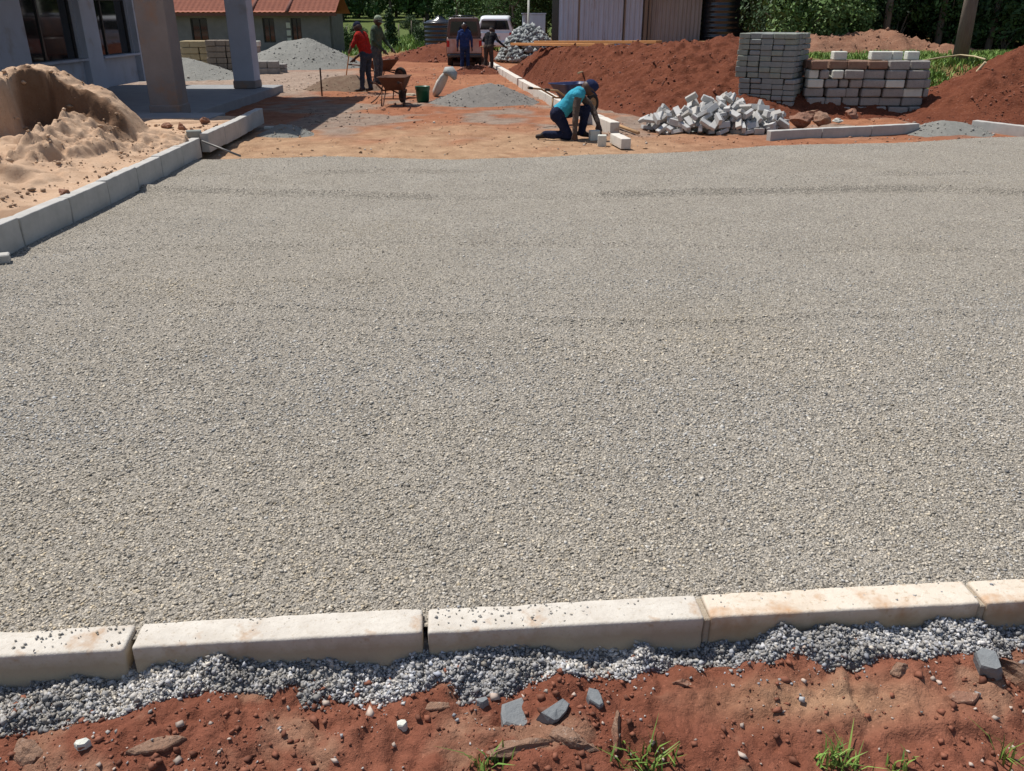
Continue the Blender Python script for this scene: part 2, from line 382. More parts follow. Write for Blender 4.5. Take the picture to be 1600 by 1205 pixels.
def ground_col(x, y):
    tan = np.array([.47, .315, .195]); red = np.array([.31, .125, .070]); org = np.array([.40, .185, .10]); gry = np.array([.30, .27, .225])
    grs = np.array([.11, .15, .045]); olv = np.array([.25, .19, .09])
    n1 = fbm(x * .55, y * .55, 4, 11) + .5; n2 = fbm(x * 1.4, y * 1.1, 4, 23) + .5; n3 = fbm(x * .3, y * .3, 3, 31) + .5
    c = lerp3(red, org, np.clip(n1 * 1.6 - .3, 0, 1))
    t = .9 * ss(16.6, 12.8, y + 5.0 * (n2 - .5) + 2 * (n1 - .5)) * ss(5.0, 1.0, x); c = c * (1 - t[:, None]) + tan * t[:, None]
    g = ss(.50, .66, n2) * ss(13.5, 15.0, y) * ss(24, 20, y); c = c * (1 - .75 * g[:, None]) + gry * (.75 * g[:, None])
    g = ss(21, 22.5, y) * ss(33, 30, y) * ss(-4.6, -5.6, x); c = c * (1 - .7 * g[:, None]) + (gry * 1.25) * (.7 * g[:, None])
    t = ss(44, 49, y + 5 * (n3 - .5)) * ss(.5, -2.0, x); c = c * (1 - t[:, None]) + grs * t[:, None]
    t = ss(38, 44, y) * ss(-5, -7, x); c = c * (1 - t[:, None]) + lerp3(olv, grs, n2) * t[:, None]
    t = ss(60, 75, y); c = c * (1 - t[:, None]) + grs * t[:, None]
    t = ss(18.2, 19.5, y) * ss(6.5, 7.8, x) * (.35 + .65 * ss(.4, .55, n2)); c = c * (1 - t[:, None]) + lerp3(olv, grs, n1) * t[:, None]
    return c
gx = np.unique(np.concatenate([np.linspace(-900, -60, 22), np.linspace(-60, -16, 45), np.arange(-16, 16, .125), np.linspace(16, 60, 45), np.linspace(60, 900, 22)]))
gy = np.unique(np.concatenate([np.linspace(-30, 2.0, 8) - 0.0, np.linspace(2.3, 10.5, 8), np.arange(10.5, 22, .10), np.arange(22, 36, .16), np.linspace(36, 120, 110), np.linspace(120, 1800, 30)]))
gy = gy[gy > 2.2]
gr = hfield('ground', gx, gy, ground_z, M_soil, colf=ground_col); tag(gr, kind='structure')

# foreground verge of red soil
def verge_edge(x): return near_back(x) - .115
def agg_h(X, Y):                                  # bank of pale chippings against the kerb
    d = verge_edge(X) - Y
    wdt = .125 - .014 * X + .15 * fbm(X * 2.1, X * 0 + 3.3, 3, 41) + .15 * fbm(X * 8, Y * 8, 3, 43)
    return np.clip(1 - d / np.maximum(wdt, .05), -1, 1)
def verge_z(X, Y):
    d = verge_edge(X) - Y
    z = -.088 - .06 * ss(.1, .6, d) + .034 * clodf(X, Y, 11, 661) * ss(.3, .6, vn(X * 2.7, Y * 2.7, 663)) + .016 * clodf(X, Y, 30, 665) + .08 * fbm(X * 2.3, Y * 2.3, 4, 51) + .042 * fbm(X * 8, Y * 8, 4, 57) + .022 * fbm(X * 26, Y * 26, 3, 59) * ss(.35, .65, vn(X * 2.2, Y * 2.2, 58)) - .03 * ss(.60, .75, vn(X * 4.3, Y * 5.1, 56))
    z = z - .03 * np.clip(.10 - np.abs(fbm(X * 3.3, Y * 3.3, 3, 61)), 0, .1) * 6 * ss(.54, .6, vn(X * 1.3, Y * 1.3, 63))
    h = agg_h(X, Y)
    z = z + np.clip(h, 0, 1) ** .8 * .035 + .045 * ss(0, .2, h) * fbm(X * 13, Y * 13, 3, 67)
    return z
vx = np.unique(np.concatenate([np.linspace(-60, -3.8, 30), np.arange(-3.8, -2.2, .016), np.arange(-2.2, 2.2, .0075), np.arange(2.2, 3.8, .016), np.linspace(3.8, 60, 30)]))
vy = np.unique(np.concatenate([np.linspace(-30, 1.2, 22), np.arange(1.2, 2.75, .0085)]))
def verge_cut(X, Y, Z): return (Y < near_back(X) - .02)
def verge_col(x, y):
    n1 = fbm(x * 1.8, y * 1.8, 4, 611)[:, None] + .5; n2 = fbm(x * 6, y * 6, 4, 613)[:, None] + .5
    c = np.array([[.175, .056, .033]]) * (1 - n1) + np.array([[.31, .125, .078]]) * n1
    t = ss(.60, .78, n2) * .55; c = c * (1 - t) + np.array([[.40, .25, .165]]) * t
    t = np.exp(-(((x - .95) / .32) ** 2 + ((y - 1.95) / .07) ** 2))[:, None] * .7; c = c * (1 - t) + np.array([[.48, .31, .19]]) * t
    a = ss(-.02, .06, agg_h(x, y))[:, None]; return c * (1 - a) + np.array([[.30, .29, .285]]) * a
vg = hfield('verge_soil', vx, vy, verge_z, M_verge, cut=verge_cut, colf=verge_col); tag(vg, kind='structure')

# bed of grey chippings
def bed_far(x): return 11.95 + .10 * np.sin(x * 1.9) + .33 * np.clip(x - .5, 0, 3.4) + .24 * np.clip(x - 4, 0, 30) + .1 * fbm(x * 1.3, x * 0, 3, 71)
def bed_z(X, Y):
    z = .014 * fbm(X * .6, Y * .6, 3, 81) + .010 * fbm(X * 5, Y * 5, 3, 83)
    for yl, a, s in ((9.35, .048, 5), (7.05, .036, 8), (10.6, .03, 2), (5.3, .016, 4)):          # low ridges left by the screed
        yy = yl + .16 * np.sin(X * .7 + s) + .25 * fbm(X * .9, X * 0 + s, 3, 87)
        z = z + a * np.exp(-((Y - yy) / .07) ** 2) * ss(.42, .6, vn(X * .6, Y * 0 + s, 91)) - .6 * a * np.exp(-((Y - yy + .12) / .09) ** 2)
    z = z + .012 * ss(near_back(X) + .3, near_back(X), Y)
    z = z - .11 * ss(-.25, .02, Y - bed_far(X))
    return z
bx_ = np.unique(np.concatenate([np.linspace(KX, 3, 150), np.linspace(3, 16, 100), np.linspace(16, 40, 12)]))
by_ = np.unique(np.concatenate([np.linspace(1.8, 4, 70), np.linspace(4, 14, 190), np.linspace(14, 22, 60)]))
bed = hfield('chipping_bed', bx_, by_, bed_z, M_gravel, cut=lambda X, Y, Z: (Y > near_back(X) - .03) & (Y < bed_far(X) + .05)); tag(bed, kind='structure')

def stone_cols(p, base, var, warm=.12):
    n = len(p); b = np.clip(rng.normal(1, var, n), .4, 1.75)
    t = fbm(p[:, 0] * .8, p[:, 1] * .8, 3, 97) * 2 * warm + rng.normal(0, .04, n)
    return base[None] * b[:, None] * np.stack([1 + t, 1 + t * .3, 1 - t], 1)
pos = []; siz = []
y = 2.05
while y < 15.2:
    s = .0092 * max(1.0, min(y, 4.2) / 2.6) ** .45 * (1 if y < 5 else .9); dy = .25 if y < 5 else .5
    xw = min(.58 * y + .95, 9.5); x0, x1 = max(-xw, -4.22), xw
    n = int((x1 - x0) * dy / (s * s) * (.66 if y < 3.6 else .52 if y < 4.6 else .30 if y < 6 else .13 if y < 8 else .05))
    p = np.stack([rng.uniform(x0, x1, n), rng.uniform(y, y + dy, n)], 1)
    k = (p[:, 1] > near_back(p[:, 0]) - .005) & (p[:, 1] < bed_far(p[:, 0])); p = p[k]
    pos.append(p); siz.append(s * np.clip(rng.lognormal(0, .28, len(p)), .5, 1.9)); y += dy
p = np.concatenate(pos); sz = np.concatenate(siz) * 1.2
P3 = np.column_stack([p, bed_z(p[:, 0], p[:, 1]) + sz * np.interp(p[:, 1], [3, 8], [1, .35]) * rng.uniform(-.12, .20, len(p))])
ch = chips('loose_chippings', P3, sz, stone_cols(P3, np.array([.465, .418, .345]), .28, .09), M_stone); tag(ch, 'small angular grey stone chips covering the levelled bed', 'gravel', kind='stuff')

n = 160; x = rng.uniform(-4, 8, n); y = 2.5 + 9 * rng.uniform(0, 1, n) ** 1.3; k = (y > near_back(x) + .05) & (np.abs(x) < .82 * y + .6); x, y = x[k], y[k]; s = rng.uniform(.014, .026, len(x))
q3 = np.column_stack([x, y, bed_z(x, y) + s * .15]); o = chips('oversize_chippings', q3, s, stone_cols(q3, np.array([.30, .27, .235]), .4), M_stone, flat=.6); tag(o, 'scattered larger darker stones lying on the fine chipping bed', 'gravel', kind='stuff')
# chips strewn on the near kerb row
n = 800; kx = rng.uniform(-2.1, 2.1, n); dens = ss(.48, .62, vn(kx * 2.3, kx * 0, 101)) + .18; kx = kx[rng.uniform(0, 1, n) < dens]
ky = near_back(kx) - .112 * rng.beta(.8, 1.5, len(kx)); ks = rng.uniform(.005, .013, len(kx))
kp = np.column_stack([kx, ky, .036 + ks * .25])
o = chips('spilled_chips', kp, ks, stone_cols(kp, np.array([.36, .34, .31]), .25), M_stone); tag(o, 'tiny grey chips spilled along the top of the near kerb', 'gravel', kind='stuff')

# pale chippings banked against the near kerb
n = 260000; ax = rng.uniform(-3.3, 3.3, n); ay = verge_edge(ax) - rng.uniform(-.01, .42, n)
h = agg_h(ax, ay); k = (h > np.where(rng.uniform(0, 1, n) < .975, rng.uniform(-.10, .10, n), -rng.exponential(.30, n))); ax, ay, h = ax[k], ay[k], h[k]; k = np.arange(len(ax)) < 52000; ax, ay = ax[k], ay[k]
as_ = .0098 * np.clip(rng.lognormal(0, .36, len(ax)), .5, 2.2)
ap = np.column_stack([ax, ay, verge_z(ax, ay) + as_ * rng.uniform(0, .7, len(ax))])
o = chips('banked_chippings', ap, as_, stone_cols(ap, np.array([.39, .378, .366]), .30, .09) * (.74 + .5 * ss(.3, .75, fbm(ax * 5, ay * 5, 3, 645) + .5))[:, None], M_stone, flat=.85, jit=.75); tag(o, 'pale blue-grey chippings banked along the outer face of the kerb', 'gravel', kind='stuff')

# crumbs on the verge
n = 24000; cx = rng.uniform(-3.2, 3.2, n); cy = verge_edge(cx) - rng.uniform(.05, 1.0, n)
cl = vn(cx * 4, cy * 4, 107); k = cl > rng.uniform(.25, .9, n); cx, cy = cx[k], cy[k]
cs = .0070 * np.clip(rng.lognormal(0, .70, len(cx)), .35, 5.5); cp = np.column_stack([cx, cy, verge_z(cx, cy) + cs * .15])
cc = np.where(rng.uniform(0, 1, (len(cx), 1)) < .13, np.array([[.5, .40, .33]]), np.array([[.23, .088, .052]])) * rng.uniform(.65, 1.35, (len(cx), 1))
o = chips('soil_crumbs', cp, cs, cc, M_stone); tag(o, 'red soil crumbs and grit scattered over the verge', 'soil', kind='stuff')

# ------------------------------------------------------------------ kerb stones
def kerb_mesh(L, W, H, seed, m, chipw=.007):
    """cast kerb: rounded arrises, slightly worn edges"""
    nx, ny, nz = max(6, int(L / .03)), 6, 9
    b = .008
    def ax(n, l): return np.unique(np.concatenate([[-l / 2, -l / 2 + b, -l / 2 + 1.7 * b, l / 2 - 1.7 * b, l / 2 - b, l / 2], np.linspace(-l / 2 + 1.7 * b, l / 2 - 1.7 * b, n)]))
    X, Y, Z = ax(nx, L), ax(ny, W), ax(nz, H); vs = {}; V_ = []; F = []
    def vid(i, j, k):
        if (i, j, k) not in vs: vs[(i, j, k)] = len(V_); V_.append((X[i], Y[j], Z[k]))
        return vs[(i, j, k)]
    a, c, d = len(X) - 1, len(Y) - 1, len(Z) - 1
    for i in range(a):
        for j in range(c):
            F.append((vid(i, j, d), vid(i + 1, j, d), vid(i + 1, j + 1, d), vid(i, j + 1, d)))
        for k in range(d):
            F.append((vid(i, 0, k), vid(i + 1, 0, k), vid(i + 1, 0, k + 1), vid(i, 0, k + 1)))
            F.append((vid(i + 1, c, k), vid(i, c, k), vid(i, c, k + 1), vid(i + 1, c, k + 1)))
    for j in range(c):
        for k in range(d):
            F.append((vid(a, j, k), vid(a, j + 1, k), vid(a, j + 1, k + 1), vid(a, j, k + 1)))
            F.append((vid(0, j + 1, k), vid(0, j, k), vid(0, j, k + 1), vid(0, j + 1, k + 1)))
    v = np.array(V_); hl = np.array([L, W, H]) / 2
    q = np.sign(v) * np.maximum(np.abs(v) - (hl - b), 0); l = np.linalg.norm(q, axis=1)[:, None]       # round the arrises
    core = v - q; v = core + np.where(l > 1e-9, q / np.maximum(l, 1e-9) * np.minimum(l, b), 0)
    edge = ((np.abs(v) > hl - .02).sum(1) >= 2)
    wv = np.clip(fbm(v[:, 0] * 9 + seed, v[:, 2] * 9 + v[:, 1] * 7, 3, seed) + .02, 0, 1) * chipw * 2.2 * edge
    v = v - np.sign(v) * wv[:, None] * np.array([[.15, 1, 1]])
    v += .0025 * np.stack([0 * v[:, 0], fbm(v[:, 0] * 5 + seed, v[:, 2] * 8, 3, seed + 3), fbm(v[:, 0] * 6 + seed, v[:, 1] * 9, 3, seed + 5)], 1)
    return v, np.array(F)
def stain_shade(m, c, z0, z1):
    """earth stain with painted shade on the cast faces, below height z0..z1 of the stone"""
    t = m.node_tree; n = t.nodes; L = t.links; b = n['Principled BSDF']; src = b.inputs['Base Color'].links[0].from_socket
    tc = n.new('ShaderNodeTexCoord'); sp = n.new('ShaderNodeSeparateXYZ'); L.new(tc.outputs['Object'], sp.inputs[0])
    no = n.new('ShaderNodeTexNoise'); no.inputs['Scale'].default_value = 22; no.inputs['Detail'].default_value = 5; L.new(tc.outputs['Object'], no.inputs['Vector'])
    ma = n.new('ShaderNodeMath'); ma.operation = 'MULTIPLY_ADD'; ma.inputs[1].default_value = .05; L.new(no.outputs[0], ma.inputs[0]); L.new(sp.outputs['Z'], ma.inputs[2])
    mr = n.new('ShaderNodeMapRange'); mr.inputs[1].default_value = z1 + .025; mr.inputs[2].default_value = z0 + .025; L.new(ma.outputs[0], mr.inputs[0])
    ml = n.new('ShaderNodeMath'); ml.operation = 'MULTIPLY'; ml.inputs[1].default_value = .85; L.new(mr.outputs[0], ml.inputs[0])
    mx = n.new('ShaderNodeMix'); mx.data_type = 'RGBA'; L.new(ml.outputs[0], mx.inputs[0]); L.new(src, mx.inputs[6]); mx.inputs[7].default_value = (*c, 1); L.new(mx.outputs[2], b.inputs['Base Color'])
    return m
stain_shade(M_kerb, (.36, .29, .20), .19, .243); stain_shade(M_kerb2, (.34, .255, .16), .19, .243)  # near kerb faces darkened: their shade painted in along with earth stain
def kerb(name, p, rz, L, W, H, seed, m, label, group, tilt=0.0, roll=0.0):
    v, f = kerb_mesh(L, W, H, seed, m)
    o = np_mesh(name, v + np.array([0, 0, H / 2]), f, m, None, True); o.location = p; o.rotation_euler = (roll, tilt, rz)
    return tag(o, label, 'kerb', group)

ang = math.atan(.08)
def along(xb, off=0.0): return Vector((xb, near_back(xb), 0)) + Vector((math.sin(ang), -math.cos(ang), 0)) * (.118 / 2 + off)
jx = [G(200, 1003, .036).x, G(661, 978, .036).x, G(1099, 957, .036).x, G(1524, 930, .036).x]
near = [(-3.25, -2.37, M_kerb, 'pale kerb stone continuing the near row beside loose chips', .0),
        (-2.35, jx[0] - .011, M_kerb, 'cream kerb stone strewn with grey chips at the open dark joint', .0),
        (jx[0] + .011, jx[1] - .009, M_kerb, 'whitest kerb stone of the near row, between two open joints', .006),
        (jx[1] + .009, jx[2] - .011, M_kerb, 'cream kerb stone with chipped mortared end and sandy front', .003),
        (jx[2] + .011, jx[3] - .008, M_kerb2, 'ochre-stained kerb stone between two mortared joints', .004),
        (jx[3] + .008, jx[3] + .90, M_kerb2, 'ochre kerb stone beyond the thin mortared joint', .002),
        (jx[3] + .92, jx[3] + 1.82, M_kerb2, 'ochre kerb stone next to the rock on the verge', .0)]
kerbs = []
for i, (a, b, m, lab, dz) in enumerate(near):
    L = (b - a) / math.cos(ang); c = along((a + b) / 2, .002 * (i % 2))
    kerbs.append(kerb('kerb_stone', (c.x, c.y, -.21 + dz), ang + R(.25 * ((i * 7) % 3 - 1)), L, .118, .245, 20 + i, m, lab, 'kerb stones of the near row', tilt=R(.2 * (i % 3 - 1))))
for i in (4, 5):                                   # mortar in the joints on the right
    k = kerbs[i]; L = k.dimensions.x; mb = MB()
    mb.box((-L / 2 - .010, 0, .118), (.022, .108, .226), bev=.004); mb.build('mortar', M_mortar, k)

def lk_x(Y): return -4.1 - .045 * max(0.0, Y - 8.5)
ys_ = [3.4, 4.3, 5.2, 6.1, 7.0, 7.86, 8.68, 9.5, 10.3, 11.1, 11.9, 12.05, 12.9, 13.75, 14.6, 15.42]
li = 0
lkn = ['grey kerb stone beside the sand heap, partly cracked across', 'grey kerb stone beside the sand heap with a straight lit top edge']
for i in range(len(ys_) - 1):
    a, b = ys_[i], ys_[i + 1]
    if b - a < .3: continue
    dz = .0 if a < 12 else .035
    xa, xb = lk_x(a) - .06 + (.07 if a > 12 else 0), lk_x(b) - .06 + (.07 if a > 12 else 0)
    L = math.hypot(b - a, xb - xa) - .016; rz = math.atan2(b - a, xb - xa)
    lab = 'grey kerb stone in the row between sand heap and chipping bed' if a < 12 else 'grey kerb stone of the raised end run beside the veranda'
    kerb('kerb_stone', ((xa + xb) / 2, (a + b) / 2, -.02 + dz + .006 * math.sin(i * 2.4)), rz + R(.5 * math.sin(i * 3.1)), L, .12, .26, 40 + i, M_kerbg, lab,
         'kerb stones along the sand' if a < 12 else 'kerb stones of the raised end run', roll=R(.8 * math.sin(i * 1.7)))
    li += 1

# row of kerb stones laid on the ground towards the pickup
kr = [G(772, 106), G(812, 130), G(826, 137), G(867, 161), G(900, 177), G(962, 205)]
rowl = [(G(768, 104), G(812, 131)), (G(814, 133), G(868, 163)), (G(870, 165), G(913, 184)), (G(915, 186), G(961, 206))]
for i, (a, b) in enumerate(rowl):
    d = b - a; npc = max(1, round(d.length / .95)); rz = math.atan2(d.y, d.x)
    for k in range(npc):
        c = a + d * ((k + .5) / npc)
        kerb('kerb_stone', (c.x, c.y, -.10), rz + R(.8 * math.sin(i * 5 + k)), d.length / npc - .02, .16, .25, 60 + i * 5 + k, M_kerbw,
             'pale kerb stone in the row laid along the foot of the soil heap', 'kerb stones along the soil heap')
c = G(972, 229); kerb('kerb_stone', (c.x, c.y + .25, -.03), R(99), .62, .15, .15, 90, M_kerbw, 'single loose kerb stone lying at the edge of the chipping bed', None)
# kerb row behind the bed on the right
def far_row(p0, p1, lab, grp, top):
    d = p1 - p0; npc = round(d.length / .92); rz = math.atan2(d.y, d.x)
    for k in range(npc):
        c = p0 + d * ((k + .5) / npc)
        kerb('kerb_stone', (c.x, c.y, -.13), rz, d.length / npc - .012, .12, .13 + top, 100 + k, M_kerbg, lab, grp, tilt=R(.3 * math.sin(k * 2)))
far_row(G(1200, 216), G(1432, 204), 'grey kerb stone in the row in front of the stacked blocks', 'kerb stones before the blocks', .115)
far_row(G(1520, 199), G(1700, 221), 'grey kerb stone in the row at the foot of the large soil heap', 'kerb stones by the large heap', .12)

def slab(name, loc, d, m, seed, rz, tl):
    """split stone slab: irregular flat polygon with thickness"""
    r = random.Random(seed); n = 7; a = sorted(r.uniform(0, 6.28) for _ in range(n)); a = [x * .5 + .5 * 6.28 * i / n for i, x in enumerate(a)]
    ring = [(d[0] * .5 * r.uniform(.75, 1.1) * math.cos(t), d[1] * .5 * r.uniform(.75, 1.1) * math.sin(t)) for t in a]
    v = [(x * 1.04, y * 1.04, -d[2]) for x, y in ring] + [(x, y, d[2] * .3 * r.uniform(.6, 1.2)) for x, y in ring] + [(x * .86, y * .86, d[2] * .5 * r.uniform(.8, 1.1)) for x, y in ring] + [(0, 0, d[2] * .5)]
    f = [tuple(range(n))[::-1]] + [(k * n + i, k * n + (i + 1) % n, (k + 1) * n + (i + 1) % n, (k + 1) * n + i) for k in range(2) for i in range(n)] + [(2 * n + i, 2 * n + (i + 1) % n, 3 * n) for i in range(n)]
    o = MB().add(v, f).build(name, m); o.location = loc; o.rotation_euler = (tl[0], tl[1], rz); return o
# ------------------------------------------------------------------ stones and grass on the verge
def on_verge(px, py, dz=0.0):
    p = G(px, py, -.15)
    for _ in range(4): p = G(px, py, float(verge_z(np.array([p.x]), np.array([p.y]))[0]))
    return p + Vector((0, 0, dz))
vst = [(812, 1128, (.155, .10, .035), M_rockg, 1, .3, (R(14), R(6)), 'flat blue-grey stone slab lying in front of the chippings'),
       (866, 1122, (.10, .075, .05), M_rockg, 5, .9, (R(25), R(-12)), 'tilted blue-grey stone leaning on the flat slab'),
       (930, 1100, (.05, .075, .03), M_rockg, 9, .2, (R(18), 0), 'narrow upright grey stone sliver in red soil'),
       (754, 1103, (.035, .03, .03), M_rockg, 12, 0, (0, 0), 'small round grey pebble under the chippings'),
       (905, 1172, (.15, .10, .06), M_rockb, 15, -.3, (R(10), R(8)), 'broad brown half-buried stone beside the grass tuft'),
       (806, 1178, (.20, .08, .05), M_rockb, 19, .2, (R(12), 0), 'long low brown stone ledge below the slabs'),
       (964, 1148, (.04, .14, .08), M_rockb, 22, -.1, (0, R(10)), 'narrow tan upright rock behind the grass tuft'),
       (1545, 1052, (.075, .10, .09), M_rockg, 25, .3, (R(10), R(-20)), 'dark grey rock leaning on the large tan rock'),
       (1592, 1068, (.22, .15, .14), M_rockb, 28, -.3, (R(8), R(5)), 'large tan rounded rock at the verge by the kerb'),
       (1405, 1056, (.095, .06, .05), M_rockb, 31, .1, (0, 0), 'rounded buff stone set in red soil'),
       (1068, 1073, (.055, .04, .035), M_rockr, 34, 0, (0, 0), 'small reddish brown stone below the chippings edge'),
       (1510, 1096, (.12, .05, .025), M_rockr, 37, .1, (R(10), 0), 'thin flat orange-brown stone flake in soil'),
       (628, 1137, (.035, .03, .025), M_blockw, 40, 0, (0, 0), 'small white angular pebble in red soil'),
       (128, 1168, (.045, .03, .025), M_blockw, 43, .4, (0, 0), 'small cream pebble on the red verge'),
       (30, 1190, (.13, .08, .06), M_rockb, 46, -.5, (R(10), 0), 'pale buff stone half sunk in the verge'),
       (240, 1172, (.17, .05, .03), M_rockb, 49, .3, (R(10), 0), 'long grey-buff stone flake on red soil'),
       (672, 1108, (.16, .04, .02), M_rockb, 52, .12, (R(10), 0), 'thin brown stone slab under the chippings')]
for px, py, d, m, sd, rz, tl, lab in vst:
    p = on_verge(px, py); tag((slab if (m is M_rockg and d[0] > .04) or d[2] < .032 else rock)('verge_stone', p + Vector((0, .2 * d[1], d[2] * (.18 if m is not M_rockb else .0))), d, m, sd, rz, tl), lab, 'stone')
tuf = [(1010, 1200, 60, .10, .08, 'green grass tuft growing between the brown stones'), (1310, 1196, 70, .075, .06, 'low spreading green grass tuft alone on red soil'),
       (1570, 1190, 16, .10, .05, 'sparse grass sprig with few long blades'), (760, 1204, 40, .07, .06, 'thin yellowing grass at the foot of the stone ledge'), (1400, 1206, 26, .05, .05, 'small patch of short grass beside the spreading tuft')]
for px, py, n, hh, sp, lab in tuf:
    p = on_verge(px, py); q = np.column_stack([p.x + rng.normal(0, sp * .5, n), p.y + rng.normal(0, sp * .3, n), np.zeros(n)])
    q[:, 2] = verge_z(q[:, 0], q[:, 1]) - .004
    o = blades('grass_tuft', q, hh * rng.uniform(.4, 1.1, n), M_grass, wd=.006, lean=.6); tag(o, lab, 'grass')

# ------------------------------------------------------------------ sand heap with its cut face
cr = [V(-160, 140, 11.5), V(-80, 128, 11.5), V(0, 118, 11.5), V(35, 107, 11.5), V(60, 103, 11.5), V(85, 108, 11.5), V(120, 130, 11.5), V(150, 138, 11.5), V(178, 152, 11.5), V(205, 175, 11.5), V(232, 205, 11.5), V(300, 222, 11.5), V(345, 225, 11.5)]
crx = np.array([p.x for p in cr]); crz = np.array([p.z for p in cr])
def sand_z(X, Y):
    zc = np.interp(X, crx, crz) + .05 * fbm(X * 5, Y * 5, 4, 671) + .06 * clodf(X, Y, 6, 673) + .03 * clodf(X, Y, 13, 675); d = 11.5 - Y
    nz = fbm(X * 2.2, Y * 2.2, 4, 121); n2 = fbm(X * 6, Y * 6, 3, 123)
    low = .205 + .05 * nz + .17 * np.clip(-4.5 - X, 0, 1.3) * ss(5.8, 8.6, Y) * ss(12.6, 11.2, Y)
    back = zc + .03 - .62 * np.clip(-d, 0, 9)
    out = zc - .10 * np.clip(d, 0, .3) - .20 * np.clip(d - .3, 0, 1.2) - .42 * np.clip(d - 1.5, 0, 9)
    xl = -6.06 + .05 * np.sin(Y * 5) + .04 * fbm(Y * 4, Y * 0, 2, 128)
    yr = 11.28 - .12 * ss(-6.0, -4.7, X) + .05 * fbm(X * 3, X * 0, 2, 129) + .06 * fbm(X * 8, Y * 2, 3, 130) - .3 * ss(-5.85, -6.1, X)
    dep = np.interp(X, [-6.1, -5.9, -5.6, -5.39, -5.2, -4.9, -4.7], [.60, .66, .50, .27, .22, .07, 0])
    flo = zc - .06 - dep - .16 * np.clip(yr - Y, 0, 9) + .12 * np.exp(-((X + 5.36) / .13) ** 2) * ss(.2, .5, yr - Y)
    ins = ss(0, .06, X - xl) * ss(0, .075 + .05 * fbm(X * 6, Y * 0, 2, 701), yr - Y)
    flo = flo + .09 * clodf(X, Y, 4.5, 703) + .05 * clodf(X, Y, 9, 705) + .05 * fbm(X * 7, Y * 7, 3, 707)
    z = np.where(d > 0, out, back)
    z = z * (1 - ins) + np.minimum(z, flo) * ins
    n3 = fbm(X * 4.5, Y * 4.5, 4, 651); rg = 1 - np.abs(n3) * 4
    z = z + ss(.3, 1.0, d) * (.09 * nz + .05 * np.clip(rg, -.5, 1) * ss(.3, .6, vn(X * 1.5, Y * 1.5, 127))) + ss(.15, .7, d) * .07 * fbm(X * 13, Y * 13, 3, 653) * ss(.35, .65, vn(X * 2.1, Y * 2.1, 655))
    pit = 0
    for (a, b, r, dp) in ((-5.45, 9.15, .13, .10), (-4.95, 8.55, .12, .09), (-5.95, 8.9, .16, .12), (-5.3, 8.1, .14, .08), (-5.6, 10.05, .12, .10), (-5.05, 9.6, .1, .07), (-5.75, 7.9, .18, .10)):
        q = ((X - a) / r) ** 2 + ((Y - b) / r) ** 2; pit = pit - dp * np.exp(-q) + dp * .55 * np.exp(-(((X - a + r * .5) / r) ** 2 + ((Y - b - r * 1.2) / (r * .7)) ** 2))
    lm = ss(.35, .9, d)
    z = np.maximum(z, low) + pit * ss(-4.5, -4.7, X) + lm * (.13 * clodf(X, Y, 2.3, 681) * ss(.25, .5, vn(X * 1.2, Y * 1.2, 683)) + .07 * clodf(X, Y, 5.2, 685) * ss(.3, .55, vn(X * 2, Y * 2, 687))) * ss(-4.35, -4.8, X)
    z = z + .02 * n2
    return np.where(X > -4.30, np.minimum(z, .215), z)
sx = np.unique(np.concatenate([np.linspace(-14, -8.6, 50), np.arange(-8.6, -6.6, .035), np.arange(-6.6, -4.2, .019)])); sy_ = np.unique(np.concatenate([np.linspace(2.5, 6.4, 60), np.arange(6.4, 9.9, .028), np.arange(9.9, 11.9, .017), np.linspace(12.0, 15.3, 60)]))
def sand_cut(X, Y, Z): return (X < np.array([[lk_x(float(q)) - .05 for q in row] for row in Y[:, :1]])) & (Y < 13.9 + .5 * fbm(X * 2, Y * 2, 3, 131) + np.where(X < -5.8, 0, .9)) & (X > -8.9)
def sand_col(x, y):                                  # shade of the scooped face painted into the sand colour, plus random darker patches
    t = (ss(-6.12, -6.04, x) * ss(-4.75, -4.95, x) * ss(11.34, 11.24, y) * ss(10.72, 10.95, y + .25 * fbm(x * 5, y * 5, 3, 641)))[:, None]
    t = np.maximum(t, .55 * ss(.60, .72, fbm(x * 2.3, y * 2.3, 4, 643) + .5)[:, None])
    return np.array([[1., 1., 1.]]) * (1 - t) + np.array([[.36, .31, .28]]) * t
sh = hfield('sand_heap', sx, sy_, sand_z, M_sand, cut=sand_cut, colf=sand_col); tag(sh, 'large tan building sand heap with a dark scooped-out face', 'sand heap')
n = 7000; qx = rng.uniform(-7.4, -4.35, n); qy = rng.uniform(5.6, 13.6, n); k = vn(qx * 2.1, qy * 2.1, 137) > rng.uniform(.2, .95, n); qx, qy = qx[k], qy[k]
qs = .015 * np.clip(rng.lognormal(0, .75, len(qx)), .4, 6); qp = np.column_stack([qx, qy, sand_z(qx, qy) + qs * .2])
tag(chips('sand_clods', qp, qs, np.array([[.50, .335, .215]]) * rng.uniform(.6, 1.1, (len(qx), 1)), M_stone, sh), kind='stuff')
def on_sand(px, py):
    p = G(px, py, .3)
    for _ in range(6): p = G(px, py, float(sand_z(np.array([p.x]), np.array([p.y]))[0]))
    return p
for px, py, d, m, lab, sd in ((104, 305, (.17, .12, .11), M_rockr, 'dark brown soil lump on the sand beside the kerb', 61), (298, 214, (.28, .16, .12), M_blockw, 'pale grey broken stone at the kerb end of the sand', 64),
                              (318, 194, (.20, .16, .17), M_rockr, 'red and white broken rock near the veranda plinth', 67), (262, 200, (.20, .15, .12), M_rockr, 'brown soil lump by the column foot', 70), (285, 203, (.22, .16, .14), M_rockr, 'larger brown soil lump between column and kerb', 73)):
    p = on_sand(px, py); tag(rock('rubble_stone', p + Vector((0, 0, d[2] * .2)), d, m, sd, sd * .3), lab, 'stone')

